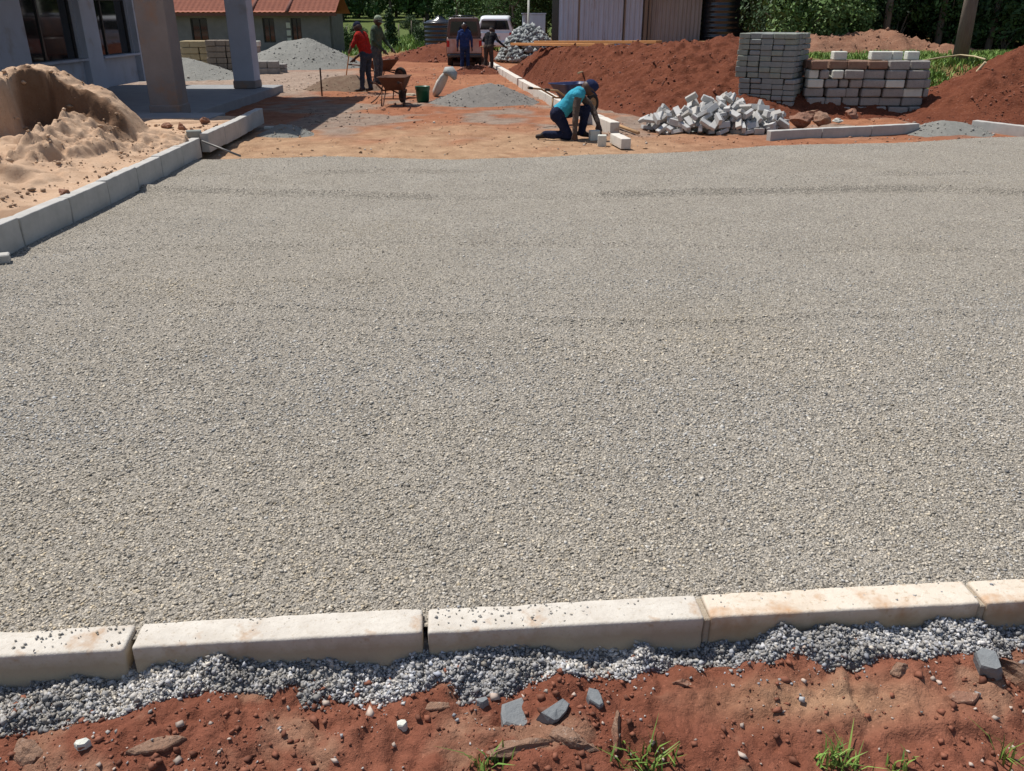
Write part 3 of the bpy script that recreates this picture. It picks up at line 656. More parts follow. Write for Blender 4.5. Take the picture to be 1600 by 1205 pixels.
# ------------------------------------------------------------------ building with veranda (left)
B = empty('veranda_building', (-9.0, 18.0, -.05), 0, 'unfinished grey plastered building with veranda columns and dark windows', 'building')
def bpart(mb, name, m, parent=B):
    o = mb.build(name, m, parent)
    if parent is B: o.matrix_parent_inverse = Matrix.Translation((9.0, -18.0, .05))
    return o
FZ = .14; WX = -9.82; TOP = 3.45
wn = [(18.5, 20.68), (21.52, 23.6)]; SILL = .80; HEAD = 2.75
mb = MB()                                           # wall facing the veranda, with two tall openings
segs = [(11.5, wn[0][0]), (wn[0][1], wn[1][0]), (wn[1][1], 24.8)]
for a, b in segs: mb.box((WX - .1, (a + b) / 2, (FZ + TOP) / 2), (.2, b - a, TOP - FZ))
for a, b in wn:
    mb.box((WX - .1, (a + b) / 2, (FZ + SILL) / 2), (.196, b - a, SILL - FZ)); mb.box((WX - .1, (a + b) / 2, (HEAD + TOP) / 2), (.196, b - a, TOP - HEAD))
bpart(mb, 'wall', M_plaster)
mb = MB(); mb.box((WX - 3.2, 24.7, (FZ + TOP) / 2), (6.0, .2, TOP - FZ)); mb.box((WX - 6.3, 18.1, (FZ + TOP) / 2), (.2, 13.2, TOP - FZ)); mb.box((WX - 3.2, 11.6, (FZ + TOP) / 2), (6.0, .2, TOP - FZ)); bpart(mb, 'wall', M_plaster)
for a, b in ((20.72, 21.48), (23.64, 24.55)):      # pilasters between the openings
    mb = MB(); mb.box((WX + .07, (a + b) / 2, (FZ + TOP) / 2), (.14, b - a, TOP - FZ - .004), bev=.008); bpart(mb, 'pilaster', M_plaster)
for a, b in wn:
    mb = MB(); k0 = a + .03 + (b - a - .06) * .34
    for yy in (a + .03, b - .03, k0): mb.box((WX - .1, yy, (SILL + HEAD) / 2), (.06, .06, HEAD - SILL))
    for zz in (SILL + .03, HEAD - .03, 2.1):
        for c0, c1 in ((a + .06, k0 - .03), (k0 + .03, b - .06)): mb.box((WX - .1, (c0 + c1) / 2, zz), (.056, c1 - c0, .06))
    wo = bpart(mb, 'window', M_alu)
    for c0, c1 in ((a + .06, k0 - .03), (k0 + .03, b - .06)):
        for z0, z1 in ((SILL + .06, 2.07), (2.13, HEAD - .06)):
            mb = MB(); mb.box((WX - .105, (c0 + c1) / 2, (z0 + z1) / 2), (.012, c1 - c0, z1 - z0)); mb.build('pane', M_glass, wo)
    mb = MB(); mb.box((WX + .03, (a + b) / 2, SILL + .02), (.26, b - a - .02, .05), bev=.008); mb.build('sill', M_plaster, wo)
mb = MB(); mb.box((-7.78, 18.9, FZ / 2 - .1), (4.04, 7.2, FZ + .2), bev=.01); mb.box((-7.2, 14.85, .0), (4.5, .8, .44), bev=.01); bpart(mb, 'veranda_floor', M_floor)
for k, (cx_, cy_) in enumerate(((-6.08, 15.75), (-6.36, 21.55))):
    mb = MB(); mb.box((cx_, cy_, (FZ + TOP) / 2), (.50, .50, TOP - FZ - .004), bev=.012); co = bpart(mb, 'column', M_colm if k == 0 else M_plaster)
    mb = MB(); mb.box((cx_, cy_, FZ + .09), (.54, .54, .18), bev=.02); mb.build('column_foot', M_colm, co)
mb = MB(); mb.box((-6.22, 18.65, TOP + .15), (.5, 6.4, .3)); mb.box((-8.1, 15.7, TOP + .15), (3.2, .4, .3)); bpart(mb, 'beam', M_plaster)
mb = MB(); mb.box((-12.9, 18.1, TOP + .38), (6.7, 13.6, .15)); bpart(mb, 'roof_slab', M_plaster)
mb = MB(); mb.box((-7.27, 18.8, TOP + .376), (4.52, 7.0, .15)); bpart(mb, 'veranda_roof', M_plaster)

# ------------------------------------------------------------------ tiled house beyond
HX0, HX1, HY, HZ = -25.0, -10.9, 55.0, -.62
H_ = empty('tiled_house', (-18, HY, HZ), 0, 'grey block house with a red clay tile roof beyond the heaps', 'house')
H_inv = Matrix.Translation((18, -HY, -HZ))
def hpart(mb, name, m, parent=None):
    o = mb.build(name, m, parent or H_)
    if parent is None: o.matrix_parent_inverse = H_inv
    return o
EV = 1.74
openings = [(-22.6, -21.4, .2), (-19.2, -18.2, .2), (-16.9, -16.0, HZ), (-14.9, -14.2, .15), (-13.2, -12.6, -.3)]
mb = MB(); xa = HX0
for a, b, s0 in openings:
    mb.box(((xa + a) / 2, HY, (HZ + EV) / 2), (a - xa, .2, EV - HZ)); xa = b
    if s0 > HZ: mb.box(((a + b) / 2, HY, (HZ + s0) / 2), (b - a, .196, s0 - HZ))
    mb.box(((a + b) / 2, HY, EV - .12), (b - a, .196, .24))
mb.box(((xa + HX1) / 2, HY, (HZ + EV) / 2), (HX1 - xa, .2, EV - HZ)); mb.box((HX1, HY + 2.0, (HZ + EV) / 2), (.2, 3.6, EV - HZ)); mb.box((HX0, HY + 2.0, (HZ + EV) / 2), (.2, 3.6, EV - HZ)); mb.box(((HX0 + HX1) / 2, HY + 3.9, (HZ + EV) / 2), (HX1 - HX0, .2, EV - HZ))
hpart(mb, 'wall', M_hblock)
for a, b, s0 in openings:
    mb = MB()
    for xx in (a + .04, b - .04, (a + b) / 2): mb.box((xx, HY + .02, (s0 + EV - .24) / 2), (.05, .06, EV - .24 - s0))
    for zz in (s0 + .03, EV - .27): mb.box(((a + b) / 2, HY + .02, zz), (b - a - .1, .056, .05))
    wo = hpart(mb, 'window' if s0 > HZ else 'door', M_alu)
    mb = MB(); mb.box(((a + b) / 2, HY + .06, (s0 + EV - .24) / 2), (b - a, .01, EV - .24 - s0)); mb.build('pane', M_glass, wo)
for k in range(4):                                   # pale vent blocks left unplastered by the end window
    mb = MB(); mb.box((-13.35, HY - .16, -.15 + k * .42), (.24, .12, .30)); hpart(mb, 'vent_block', M_blockw)
# roof: pan tiles as real waves and steps
tx = np.arange(HX0 - .6, HX1 + .55, .075); nr = 8; pitch_ = R(24)
vr = []; rowz = []
for r in range(nr):
    for e in (0.0, .36): rowz.append((r * .34 + (e if e == 0 else .34), .035 if e == 0 else 0.0))
vv = []; ff = []; nx_ = len(tx)
for j, (sl_, up) in enumerate(rowz):
    zz = EV + .03 + sl_ * math.sin(pitch_) + up + .045 * np.abs(np.sin(tx * math.pi / .30)); yy = HY - .65 + sl_ * math.cos(pitch_) + 0 * tx
    vv.append(np.stack([tx, yy, zz], 1))
vv = np.concatenate(vv); i = (np.arange(len(rowz) - 1)[:, None] * nx_ + np.arange(nx_ - 1)[None]).ravel(); ff = np.stack([i, i + 1, i + nx_ + 1, i + nx_], 1)
ro = np_mesh('roof', vv, ff, M_tile, H_, False); ro.matrix_parent_inverse = H_inv
apx = EV + nr * .34 * math.sin(pitch_); apy = HY - .65 + nr * .34 * math.cos(pitch_)
mb = MB(); mb.box(((HX0 + HX1) / 2, HY - .62, EV - .04), (HX1 - HX0 + 1.1, .05, .16)); mb.build('fascia', M_tiled, ro)
for xx in (-15.35, -13.25):
    mb = MB(); mb.tube([(xx, HY - .72, EV + .07), (xx, apy, apx + .07)], .10, 8); mb.build('verge_cap', M_tiled, ro)
mb = MB(); mb.tube([(HX0 - .6, apy, apx + .05), (HX1 + .5, apy, apx + .05)], .13, 8); mb.build('ridge', M_tiled, ro)
mb = MB(); mb.add([(HX0 - .6, apy, apx - .02), (HX1 + .5, apy, apx - .02), (HX1 + .5, HY + 4.4, EV), (HX0 - .6, HY + 4.4, EV)], [(0, 1, 2, 3)]); mb.build('rear_slope', M_tile, ro)

# ------------------------------------------------------------------ heaps of aggregate and soil
def gz(x, y): return float(ground_z(np.array([x]), np.array([y]))[0])
def ridge(pts, X, Y, wf, wb, nz):
    """height of a loose heap: pts = (x, y, top); falls off over wf towards the viewer's side and wb behind"""
    best = np.full(X.shape, -9.0)
    for (x0, y0, z0), (x1, y1, z1) in zip(pts[:-1], pts[1:]):
        dx, dy = x1 - x0, y1 - y0; t = np.clip(((X - x0) * dx + (Y - y0) * dy) / (dx * dx + dy * dy + 1e-9), 0, 1)
        ex, ey = X - (x0 + t * dx), Y - (y0 + t * dy); ww = np.where(ey < 0, wf, wb)
        d = np.sqrt((ex / np.minimum(wf, wb)) ** 2 + (ey / ww) ** 2)
        best = np.maximum(best, (z0 + t * (z1 - z0) + .12) * (1 - np.sqrt(d * d + .012) + .05) - .12)
    return best
def heap(name, pts, wf, wb, m, label, cat, res, amp, seed, xr, yr, clods=0, csize=.05, ccol=(.2, .08, .05), under=-.09, mask=None, clodk=0.0):
    def zf(X, Y):
        z = ridge(pts, X, Y, wf, wb, 0)
        if mask is not None: z = -.14 + (z + .14) * mask(X, Y)
        k = ss(-.13, .22, z)
        return z + k * (amp * fbm(X * 1.6, Y * 1.6, 4, seed) + amp * .75 * fbm(X * 5, Y * 5, 3, seed + 7) + amp * .40 * fbm(X * 15, Y * 15, 2, seed + 8) + amp * clodk * (.55 * clodf(X, Y, 2.6, seed + 31) + .30 * clodf(X, Y, 6.5, seed + 33)))
    xs = np.arange(xr[0], xr[1], res); ys = np.arange(yr[0], yr[1], res)
    o = hfield(name, xs, ys, zf, m, cut=lambda X, Y, Z: Z > ground_z(X, Y) + under); tag(o, label, cat)
    if clods:
        n = clods * 3; x = rng.uniform(*xr, n); y = rng.uniform(*yr, n); z = zf(x, y); k = (z > ground_z(x, y) - .02) & (vn(x * 1.5, y * 1.5, seed + 9) > rng.uniform(.1, .9, n)); x, y, z = x[k][:clods], y[k][:clods], z[k][:clods]
        s = csize * np.clip(rng.lognormal(0, .5, len(x)), .4, 3.2); cc = np.array([ccol]) * rng.uniform(.6, 1.35, (len(x), 1))
        tag(chips(name + '_clods' if False else 'clods', np.column_stack([x, y, z + s * .15]), s, cc, M_stone, o, flat=.85), kind='stuff')
    return o, zf
def P(px, py, Y): p = V(px, py, Y); return (p.x, p.y, p.z)
_, mzf = heap('soil_heap', [P(788, 96, 30.5), P(808, 82, 29), P(835, 74, 27), P(900, 71, 24), P(1030, 69, 22), P(1075, 60, 21), P(1130, 52, 21), P(1175, 58, 21), P(1240, 92, 21)], 4.8, 2.6, M_mound, 'long dark red soil heap with boards on its crest', 'soil heap', .045, .20, 201, (-1.2, 10.2), (15.4, 33), 3400, .035, (.20, .075, .045), mask=lambda X, Y: ss(.10, .95, X - (1.75 - (Y - 15) * .139)) * ss(15.9, 17.4, Y + .3 * fbm(X, Y, 2, 5)), clodk=1.0)
_, m2zf = heap('soil_heap', [P(1225, 62, 27), P(1262, 46, 27), P(1310, 54, 27.3), P(1345, 52, 27.5), P(1385, 44, 27.5), P(1420, 55, 27.5), P(1470, 66, 27), P(1530, 78, 26.5), P(1600, 92, 26)], 3.2, 2.5, mat('dry_mound_soil', (.22, .105, .065), (.31, .17, .11), scale=3, bump=1, bscale=26, c2=(.36, .23, .16), rough=.95, spec=.1, dist=.04),
     'ragged brown soil heap below the dark trees', 'soil heap', .09, .22, 223, (7.5, 20), (22.5, 30.5), 1500, .045, (.34, .19, .125), clodk=.8)
bigp = [P(1530, 150, 16.9), P(1560, 104, 17.2), P(1600, 70, 17.6), P(1680, 30, 18.2), P(1800, 20, 19)]
_, m3zf = heap('soil_heap', bigp, 1.75, 2.6, M_mound, 'large steep red soil heap beside the bamboo pole', 'soil heap', .042, .13, 241, (6.6, 15.5), (14.3, 22.5), 2000, .03, (.20, .078, .047), clodk=1.1)
_, _z = heap('soil_heap', [P(650, 84, 40), P(690, 66, 40), P(730, 70, 40)], 3.5, 2.5, M_mound, 'low red soil spread beside the pickup', 'soil heap', .13, .2, 251, (-9, 2), (35, 44), 500, .09, (.24, .09, .055))
heap('gravel_heap', [P(452, 60, 33.6), P(478, 57, 33.6)], 2.3, 2.2, M_bank, 'tall grey-green crushed stone heap in front of the tiled house', 'gravel heap', .08, .07, 261, (-12, -4.5), (30, 37.5), 1600, .03, (.27, .265, .235))
heap('gravel_heap', [P(262, 86, 28), P(286, 88, 28), P(300, 100, 28)], 1.9, 2.0, M_bank, 'pale grey chippings heap behind the veranda columns', 'gravel heap', .07, .05, 271, (-15, -7.5), (24.5, 31), 900, .03, (.38, .355, .31))
_, hzf = heap('gravel_heap', [P(735, 134, 19.9), P(765, 128, 20.0), P(775, 130, 20)], 1.15, 1.1, mat('dark_quarry_dust', (.19, .175, .155), (.25, .23, .205), scale=9, bump=1, bscale=50, c2=(.14, .13, .118), rough=.95, dist=.03), 'dark grey quarry dust heap beside the cement sack', 'gravel heap', .035, .05, 281, (-2.6, 1.4), (18.2, 22), 900, .02, (.26, .245, .22))
heap('gravel_heap', [P(440, 193, 14.5), P(450, 194, 14.5)], .55, .6, M_bank, 'small grey chippings heap at the end of the kerb run', 'gravel heap', .025, .03, 291, (-4.7, -2.9), (13.4, 15.9), 700, .018, (.32, .30, .265))
heap('gravel_heap', [P(1440, 194, 14.75), P(1475, 186, 14.7), P(1500, 189, 14.7)], .75, .7, M_bank, 'low grey chippings heap against the far kerb', 'gravel heap', .03, .03, 301, (5.6, 9.2), (13.4, 16.2), 1400, .02, (.32, .305, .275))
heap('soil_heap', [P(520, 118, 23.6), P(552, 114, 23.6)], .9, 1.0, mat('mixed_soil', (.21, .15, .10), (.15, .09, .06), scale=6, bump=1, bscale=40, rough=.95, dist=.03), 'low brown mortar mix heap in front of the man in red', 'soil heap', .04, .06, 311, (-6.6, -2.8), (22, 25.6), 500, .03, (.22, .15, .10))
heap('soil_heap', [P(735, 104, 30), P(752, 101, 30)], .9, 1.0, M_clod if False else M_mound, 'small reddish soil heap at the feet of the two men', 'soil heap', .05, .1, 321, (-3.2, .8), (28.4, 31.8), 600, .05, (.30, .15, .11))
# ballast heap of big grey stones by the white car
n = 900; a = rng.uniform(0, 2 * np.pi, n); rr = np.sqrt(rng.uniform(0, 1, n)); bc = V(826, 62, 37)
bxp = bc.x + rr * np.cos(a) * 1.25; byp = bc.y + rr * np.sin(a) * 1.3; bzp = (1 - rr ** 2) * 1.22 * (1 + .05 * np.clip(rng.normal(0, 1, n), -1.5, 1.5)) + .03
bs = rng.uniform(.10, .26, n); bpz = np.column_stack([bxp, byp, bzp])
o = chips('ballast_heap', bpz, bs * 1.3, np.array([[.31, .325, .32]]) * rng.uniform(.5, 1.35, (n, 1)), M_stone, flat=.9); tag(o, 'tall heap of broken pale grey rocks beside the white car', 'rock heap')

# loose clods over the worked ground
n = 15000; x = rng.uniform(-7, 9, n); y = rng.uniform(12.2, 34, n); k = (vn(x * .9, y * .9, 331) > rng.uniform(.3, .95, n)) & ~((x < -4.4) & (y < 23)); x, y = x[k], y[k]
s = .024 * np.clip(rng.lognormal(0, .6, len(x)), .3, 3.2); z = ground_z(x, y)
cc = np.where(rng.uniform(0, 1, (len(x), 1)) < .12, np.array([[.5, .43, .36]]), ground_col(x, y)) * rng.uniform(.5, 1.15, (len(x), 1)); tag(chips('scattered_clods', np.column_stack([x, y, z + s * .1]), s, cc, M_stone), 'small soil clods and grit scattered over the worked red ground', 'soil', kind='stuff')

# ------------------------------------------------------------------ loose paver pile
PL, PW, PH = .20, .10, .06
pm = []
for k in range(3):
    mb = MB(); mb.box((0, 0, 0), (PL, PW, PH), bev=.005); pm.append(mb.mesh('paver', M_paver if k < 2 else mat('paver_dusty', (.50, .47, .43), (.40, .37, .33), scale=8, bump=.4, bscale=60, rough=.92)))
cx0, cy0 = 3.42, 15.05; gxn, gyn, cell = 340, 220, .01
ox, oy = cx0 - 1.7, cy0 - 1.1
XX, YY = np.meshgrid(ox + np.arange(gxn) * cell, oy + np.arange(gyn) * cell)
core = np.clip(1 - np.sqrt(((XX - cx0 - .08) / 1.2) ** 2 + ((YY - cy0 - .12) / .72) ** 2), -1, 1)
hm = ground_z(XX, YY); core_z = hm - .02 + np.where(core > 0, core * .15, core * .15); hm = np.maximum(hm, core_z)
cxs = np.arange(cx0 - 1.35, cx0 + 1.45, .05); cys = np.arange(cy0 - .75, cy0 + 1.0, .05)
def corez(X, Y):
    c = np.clip(1 - np.sqrt(((X - cx0 - .08) / 1.2) ** 2 + ((Y - cy0 - .12) / .72) ** 2), -1, 1)
    return ground_z(X, Y) - .02 + np.where(c > 0, c * .15, c * .15) + .02 * fbm(X * 12, Y * 12, 2, 341) - .012
o = hfield('paver_rubble', cxs, cys, corez, M_paver_g); tag(o, 'broken paver rubble filling the inside of the loose paver pile', 'rubble', kind='stuff')
npv = 330; r_ = np.random.default_rng(12)
for k in range(npv):
    a = r_.uniform(0, 2 * math.pi); q = math.sqrt(r_.uniform(0, 1)) * 1.0
    x = cx0 + .05 + q * math.cos(a) * 1.2; y = cy0 + .02 + q * math.sin(a) * .70
    if k % 3 == 0: y = cy0 - abs(q * math.sin(a)) * .70               # more on the exposed side
    yaw = r_.uniform(0, math.pi); mode = r_.uniform()
    l, w_, h_ = (PL, PW, PH) if mode < .7 else (PL, PH, PW)
    i0 = int((x - ox) / cell); j0 = int((y - oy) / cell); rad = 12
    if i0 < rad or j0 < rad or i0 >= gxn - rad or j0 >= gyn - rad: continue
    sub = np.s_[j0 - rad:j0 + rad + 1, i0 - rad:i0 + rad + 1]; lx = XX[sub] - x; ly = YY[sub] - y
    u = lx * math.cos(yaw) + ly * math.sin(yaw); v = -lx * math.sin(yaw) + ly * math.cos(yaw)
    ins = (np.abs(u) < l / 2) & (np.abs(v) < w_ / 2)
    if not ins.any(): continue
    hh = hm[sub][ins]; A = np.column_stack([u[ins], v[ins], np.ones(ins.sum())]); cf = np.linalg.lstsq(A, hh, rcond=None)[0]
    su, sv = np.clip(cf[0] * .8 + r_.normal(0, .16), -.6, .6), np.clip(cf[1] * .8 + r_.normal(0, .16), -.6, .6)
    res = hh - (su * u[ins] + sv * v[ins]); base = np.percentile(res, 88)
    if base > .10 + .50 * (1 - math.hypot((x - cx0 - .1) / 1.35, (y - cy0 - .12) / .95)): continue
    ex = Vector((1, 0, su)).normalized(); ey = Vector((0, 1, sv)); ey = (ey - ex * ey.dot(ex)).normalized(); ez = ex.cross(ey)
    M3 = Matrix((ex, ey, ez)).transposed(); Rz = Matrix.Rotation(yaw, 3, 'Z'); rot = Rz @ M3
    if mode >= .7: rot = rot @ Matrix.Rotation(R(90), 3, 'X')
    o = bpy.data.objects.new('paver', pm[k % 3]); C.objects.link(o)
    c = Vector((x, y, base)) + (Rz @ ez) * (h_ / 2 + .001)
    o.matrix_world = Matrix.Translation(c) @ rot.to_4x4()
    tag(o, 'loose grey concrete paver tipped on the heap of pavers', 'paver', 'pavers tipped in a heap')
    hm[sub] = np.where(ins, np.maximum(hm[sub], base + su * u + sv * v + h_ / max(ez.z, .4)), hm[sub])

# ------------------------------------------------------------------ pallets of stacked pavers
M_pv2 = mat('paver_mossy', (.22, .245, .20), (.30, .32, .27), scale=5, bump=.5, bscale=50, rough=.95); M_pv3 = mat('paver_pale_grey', (.31, .315, .30), (.24, .245, .235), scale=6, bump=.5, bscale=50, rough=.95)
def paver_stack(x0, y0, z0, nx, ny, nz, bw, bd, bh, rz, m, label, seed):
    e = empty('paver_stack', (x0, y0, z0), rz, label, 'paver stack'); r = random.Random(seed)
    me = []
    for k in range(4):
        mb = MB(); mb.box((0, 0, 0), (bw - .006 - .012 * (k % 2), bd - .006, bh - .004 - .004 * k), bev=.006 + .003 * k); me.append(mb.mesh('brick', (m, M_pv2, m, M_pv3)[k]))
    for k in range(nz):
        for i in range(nx):
            for j in range(ny):
                if not (j == 0 or i == nx - 1 or i == 0 or k == nz - 1) : continue
                if i == 0 and j > 2 and k < nz - 1: continue
                o = bpy.data.objects.new('brick', me[r.randrange(4)]); C.objects.link(o); o.parent = e
                o.location = (bw * (i + .5) + r.uniform(-.012, .012), bd * (j + .5) + r.uniform(-.022, .01), bh * (k + .5)); o.rotation_euler = (0, 0, r.uniform(-.06, .06))
    mb = MB(); mb.box((bw * nx / 2, bd * ny / 2, bh * nz / 2 - .02), (bw * nx - .22 * min(1, nx / 3), bd * ny - .25, bh * nz - .12)); mb.build('stack_core', m, e)
    return e
p = G(1151, 178); zt = V(1145, 53, 17.6).z
paver_stack(p.x + .08, 17.55, -.06, 5, 5, 7, .215, .215, .10, R(-31), M_paver_g, 'lower grey paver pallet behind the loose paver heap', 3)
paver_stack(p.x + .0, 17.60, -.06 + 7 * .10 + .004, 5, 5, 8, .222, .222, .10, R(-31), M_paver_g, 'upper grey paver pallet stacked on top of another', 4)
# quarry block stack
bs_ = empty('block_stack', G(1255, 178), R(-2), 'dry stack of dark quarry stone blocks beside the paver pallets', 'block stack')
r = random.Random(5); hgt = [.17, .165, .17, .16, .17, .165]; z = .0
for c_, hh in enumerate(hgt):
    x = .0 + (.02 if c_ > 3 else 0)
    while x < 2.25:
        l = r.choice((.26, .34, .38, .42, .20)); l = min(l, 2.34 - x)
        if l < .1: break
        for j in range(2 if c_ == 5 else 1):
            if r.random() < .05 and c_ in (1, 3): continue
            mt = M_block
            if c_ == 5 and x < 1.3: mt = M_blockr
            elif (x < .1 and c_ in (3, 4)) or r.random() < .05: mt = M_blockw
            mb = MB(); mb.box((0, 0, 0), (l - r.uniform(.01, .05), .24, hh - r.uniform(.006, .022)), bev=r.uniform(.01, .022))
            o = mb.build('block', mt, bs_); o.location = (x + l / 2 + r.uniform(-.015, .015), .14 + j * .27 + r.uniform(-.07, .05), z + hh / 2 - .03); o.rotation_euler = (r.uniform(-.02, .02), r.uniform(-.015, .015), r.uniform(-.12, .12))
        x += l
    z += hh
mb = MB(); mb.box((1.15, .45, z / 2 - .1), (2.1, .34, z - .1)); mb.build('stack_core', M_block, bs_)
zb = z - .03 + G(1255, 178).z
for px, l, lab in ((1308, .27, 'pale block alone on the muddy end of the block stack'), (1372, .40, 'long pale block on top of the block stack'), (1396, .22, 'pale block between two others on the block stack'), (1421, .24, 'pale end block on top of the block stack')):
    mb = MB(); mb.box((0, 0, .075), (l - .02, .22, .15), bev=.012); o = mb.build('pale_block', M_blockw); q = V(px, 96, 17.45); o.location = (q.x, 17.4, zb + .003); o.rotation_euler = (0, 0, R(random.uniform(-6, 6))); tag(o, lab, 'block')
for px, py, d, m, lab, sd in ((1252, 198, (.36, .30, .30), M_rockr, 'rough orange-brown rock beside the loose paver heap', 81), (1280, 198, (.34, .30, .27), M_rockb, 'grey-brown rock leaning against the orange rock', 84), (1278, 184, (.34, .22, .2), M_rockb, 'greyish rock at the foot of the block stack corner', 85),
                              (1330, 184, (.36, .28, .26), M_rockr, 'wedge-shaped brown rock in front of the block stack', 87), (1314, 192, (.22, .14, .09), M_blockw, 'small white-topped stone near the far kerb', 90), (1408, 174, (.25, .2, .18), M_rockr, 'pinkish rock at the right foot of the block stack', 93), (1242, 176, (.28, .24, .30), M_rockr, 'reddish rock wedged between pallet and block stack', 96),
                              (990, 108, (.0, .0, .0), M_blockw, '', 0)):
    if not lab: continue
    p = G(px, py); tag(rock('rubble_stone', p + Vector((0, .06, d[2] * .28)), d, m, sd, sd * .7), lab, 'stone')
def on_heap(zf, px, py, z0=.4):
    p = G(px, py, z0)
    for _ in range(8): p = p.lerp(G(px, py, float(zf(np.array([p.x]), np.array([p.y]))[0])), .7)
    return p
p = on_heap(mzf, 990, 107); tag(rock('rubble_stone', p + Vector((0, .02, .04)), (.36, .18, .16), M_blockw, 99, .5), 'pale rock lying on the slope of the long soil heap', 'stone')

# ------------------------------------------------------------------ corrugated shed, water tank
SHY = 38.0
def sheet(x0, x1, y, z0, z1, m, name, parent, pitch=.19, amp=.03, seed=0):
    xs = [x0]; k = 0
    prof = [(0, 0), (.35, 0), (.5, 1), (.85, 1)]; x = x0
    pts = []
    while x < x1:
        for f_, a in prof:
            if x + f_ * pitch <= x1: pts.append((x + f_ * pitch, a * amp))
        x += pitch
    v = [(a, y - b, z0) for a, b in pts] + [(a, y - b, z1) for a, b in pts]; n = len(pts)
    f = [(i, i + 1, n + i + 1, n + i) for i in range(n - 1)]
    mb = MB(); mb.add(v, f); return mb.build(name, m, parent)
sx0 = V(872, 60, SHY).x; sxm = V(1004, 60, SHY).x; sx1 = V(1096, 60, SHY).x
SH = empty('corrugated_shed', (0, 0, 0), 0, 'corrugated iron site shed behind the long soil heap', 'shed')
cuts = [V(a, 50, SHY).x for a in (872, 904, 975, 1003)]
for k in range(3): sheet(cuts[k] + .02, cuts[k + 1] - .01, SHY - .02 * (k % 2), .0, 2.7, M_iron, 'wall_sheet', SH, .2)
sheet(sxm + .28, sx1, SHY + .25, .0, 2.5, M_iron2, 'wall_sheet', SH, .17); 
mb = MB(); mb.box(((sx0 + sx1) / 2, SHY + 1.9, 1.2), (sx1 - sx0 - .1, 2.8, 2.4)); mb.build('shed_body', M_iron2, SH)
for xx, ww in ((sx0 - .12, .28), (cuts[1], .07), (cuts[2], .06), (sxm + .08, .14), (sxm + .24, .08)):
    mb = MB(); mb.box((xx, SHY + .02 + (0 if ww < .2 else .15), 1.3), (ww, .1, 2.6)); mb.build('post', M_oldwood if ww < .2 else M_black, SH)
mb = MB(); mb.box(((sx0 + sxm) / 2, SHY + 1.6, 2.78), (sxm - sx0 + .5, 4.2, .06)); mb.build('roof_sheet', M_iron, SH)
mb = MB(); mb.box(((sxm + sx1) / 2 + .1, SHY + 1.9, 2.58), (sx1 - sxm + .2, 3.9, .06)); mb.build('roof_sheet', M_iron2, SH)
tk = V(1131, 50, 38.6); rt = .5 * (V(1170, 30, 38).x - V(1093, 30, 38).x)
def water_tank(name, loc, r, h, label):
    e = empty(name, loc, 0, label, 'water tank'); pr = [(0, 0), (r * .97, 0)]; z = .06; k = 0
    while z < h * .82:
        pr += [(r * .97, z), (r, z + .04), (r, z + .10), (r * .97, z + .14)]; z += .20
    pr += [(r * .97, h * .82), (r * .8, h * .93), (r * .28, h), (r * .26, h + .06), (0, h + .06)]
    mb = MB(); mb.lathe((0, 0, 0), pr, 40); mb.build('shell', M_black, e)
    mb = MB(); mb.lathe((0, 0, h + .06), [(r * .24, 0), (r * .24, .05), (0, .06)], 24); mb.build('lid', M_black, e)
    mb = MB(); mb.tube([(0, -r - .08, .18), (0, -r + .02, .18)], .03, 8); mb.build('outlet', M_steel, e)
    return e
mb = MB(); water_tank('water_tank', (tk.x, 38.6, .35), rt, 2.6, 'big ribbed black plastic water tank beside the shed')
mb = MB(); mb.lathe((tk.x, 38.6, -.2), [(rt + .25, 0), (rt + .25, .55), (0, .55)], 28, False); o = mb.build('tank_plinth', M_hblock); tag(o, 'grey masonry plinth carrying the big black water tank', 'plinth')
p = V(687, 38, 47); water_tank('water_tank', (p.x, 47, -.03), .82, 1.55, 'small black water tank beyond the pickup')
# boards along the crest of the long heap
for a, b, ya, yb, lab in (((802, 69), (955, 71), 27.6, 23.2, 'orange board lying lower along the crest of the soil heap'), ((838, 66), (1030, 66), 27.0, 22.4, 'longer orange board lying above another on the crest')):
    p0, p1 = V(*a, ya), V(*b, yb); d = p1 - p0; mb = MB(); mb.box((0, 0, 0), (d.length, .20, .07), bev=.005); o = mb.build('timber_board', M_orange)
    o.location = (p0 + p1) / 2; o.rotation_euler = (0, -math.atan2(d.z, math.hypot(d.x, d.y)), math.atan2(d.y, d.x)); tag(o, lab, 'board')
def stick(name, pts, r_, m, lab, cat): mb = MB(); mb.tube(pts, r_, 6); return tag(mb.build(name, m), lab, cat)
def hpt(zf, px, py, up=.03): p = on_heap(zf, px, py); return (p.x, p.y, p.z + up)
stick('root', [hpt(mzf, 1082, 56), hpt(mzf, 1110, 68), hpt(mzf, 1142, 82)], .022, M_bamboo, 'long dry stick across the top of the soil heap', 'stick')
stick('root', [hpt(mzf, 870, 92), hpt(mzf, 872, 101), hpt(mzf, 880, 114)], .02, M_bamboo, 'short pale root standing out of the soil heap', 'root')
stick('root', [hpt(mzf, 903, 117), hpt(mzf, 935, 105), hpt(mzf, 960, 93)], .018, M_bamboo, 'thin dry root slanting over the soil heap slope', 'root')
stick('root', [hpt(mzf, 968, 92), hpt(mzf, 985, 94), hpt(mzf, 1002, 98)], .018, M_bamboo, 'thin dark root above the pale rock', 'root')
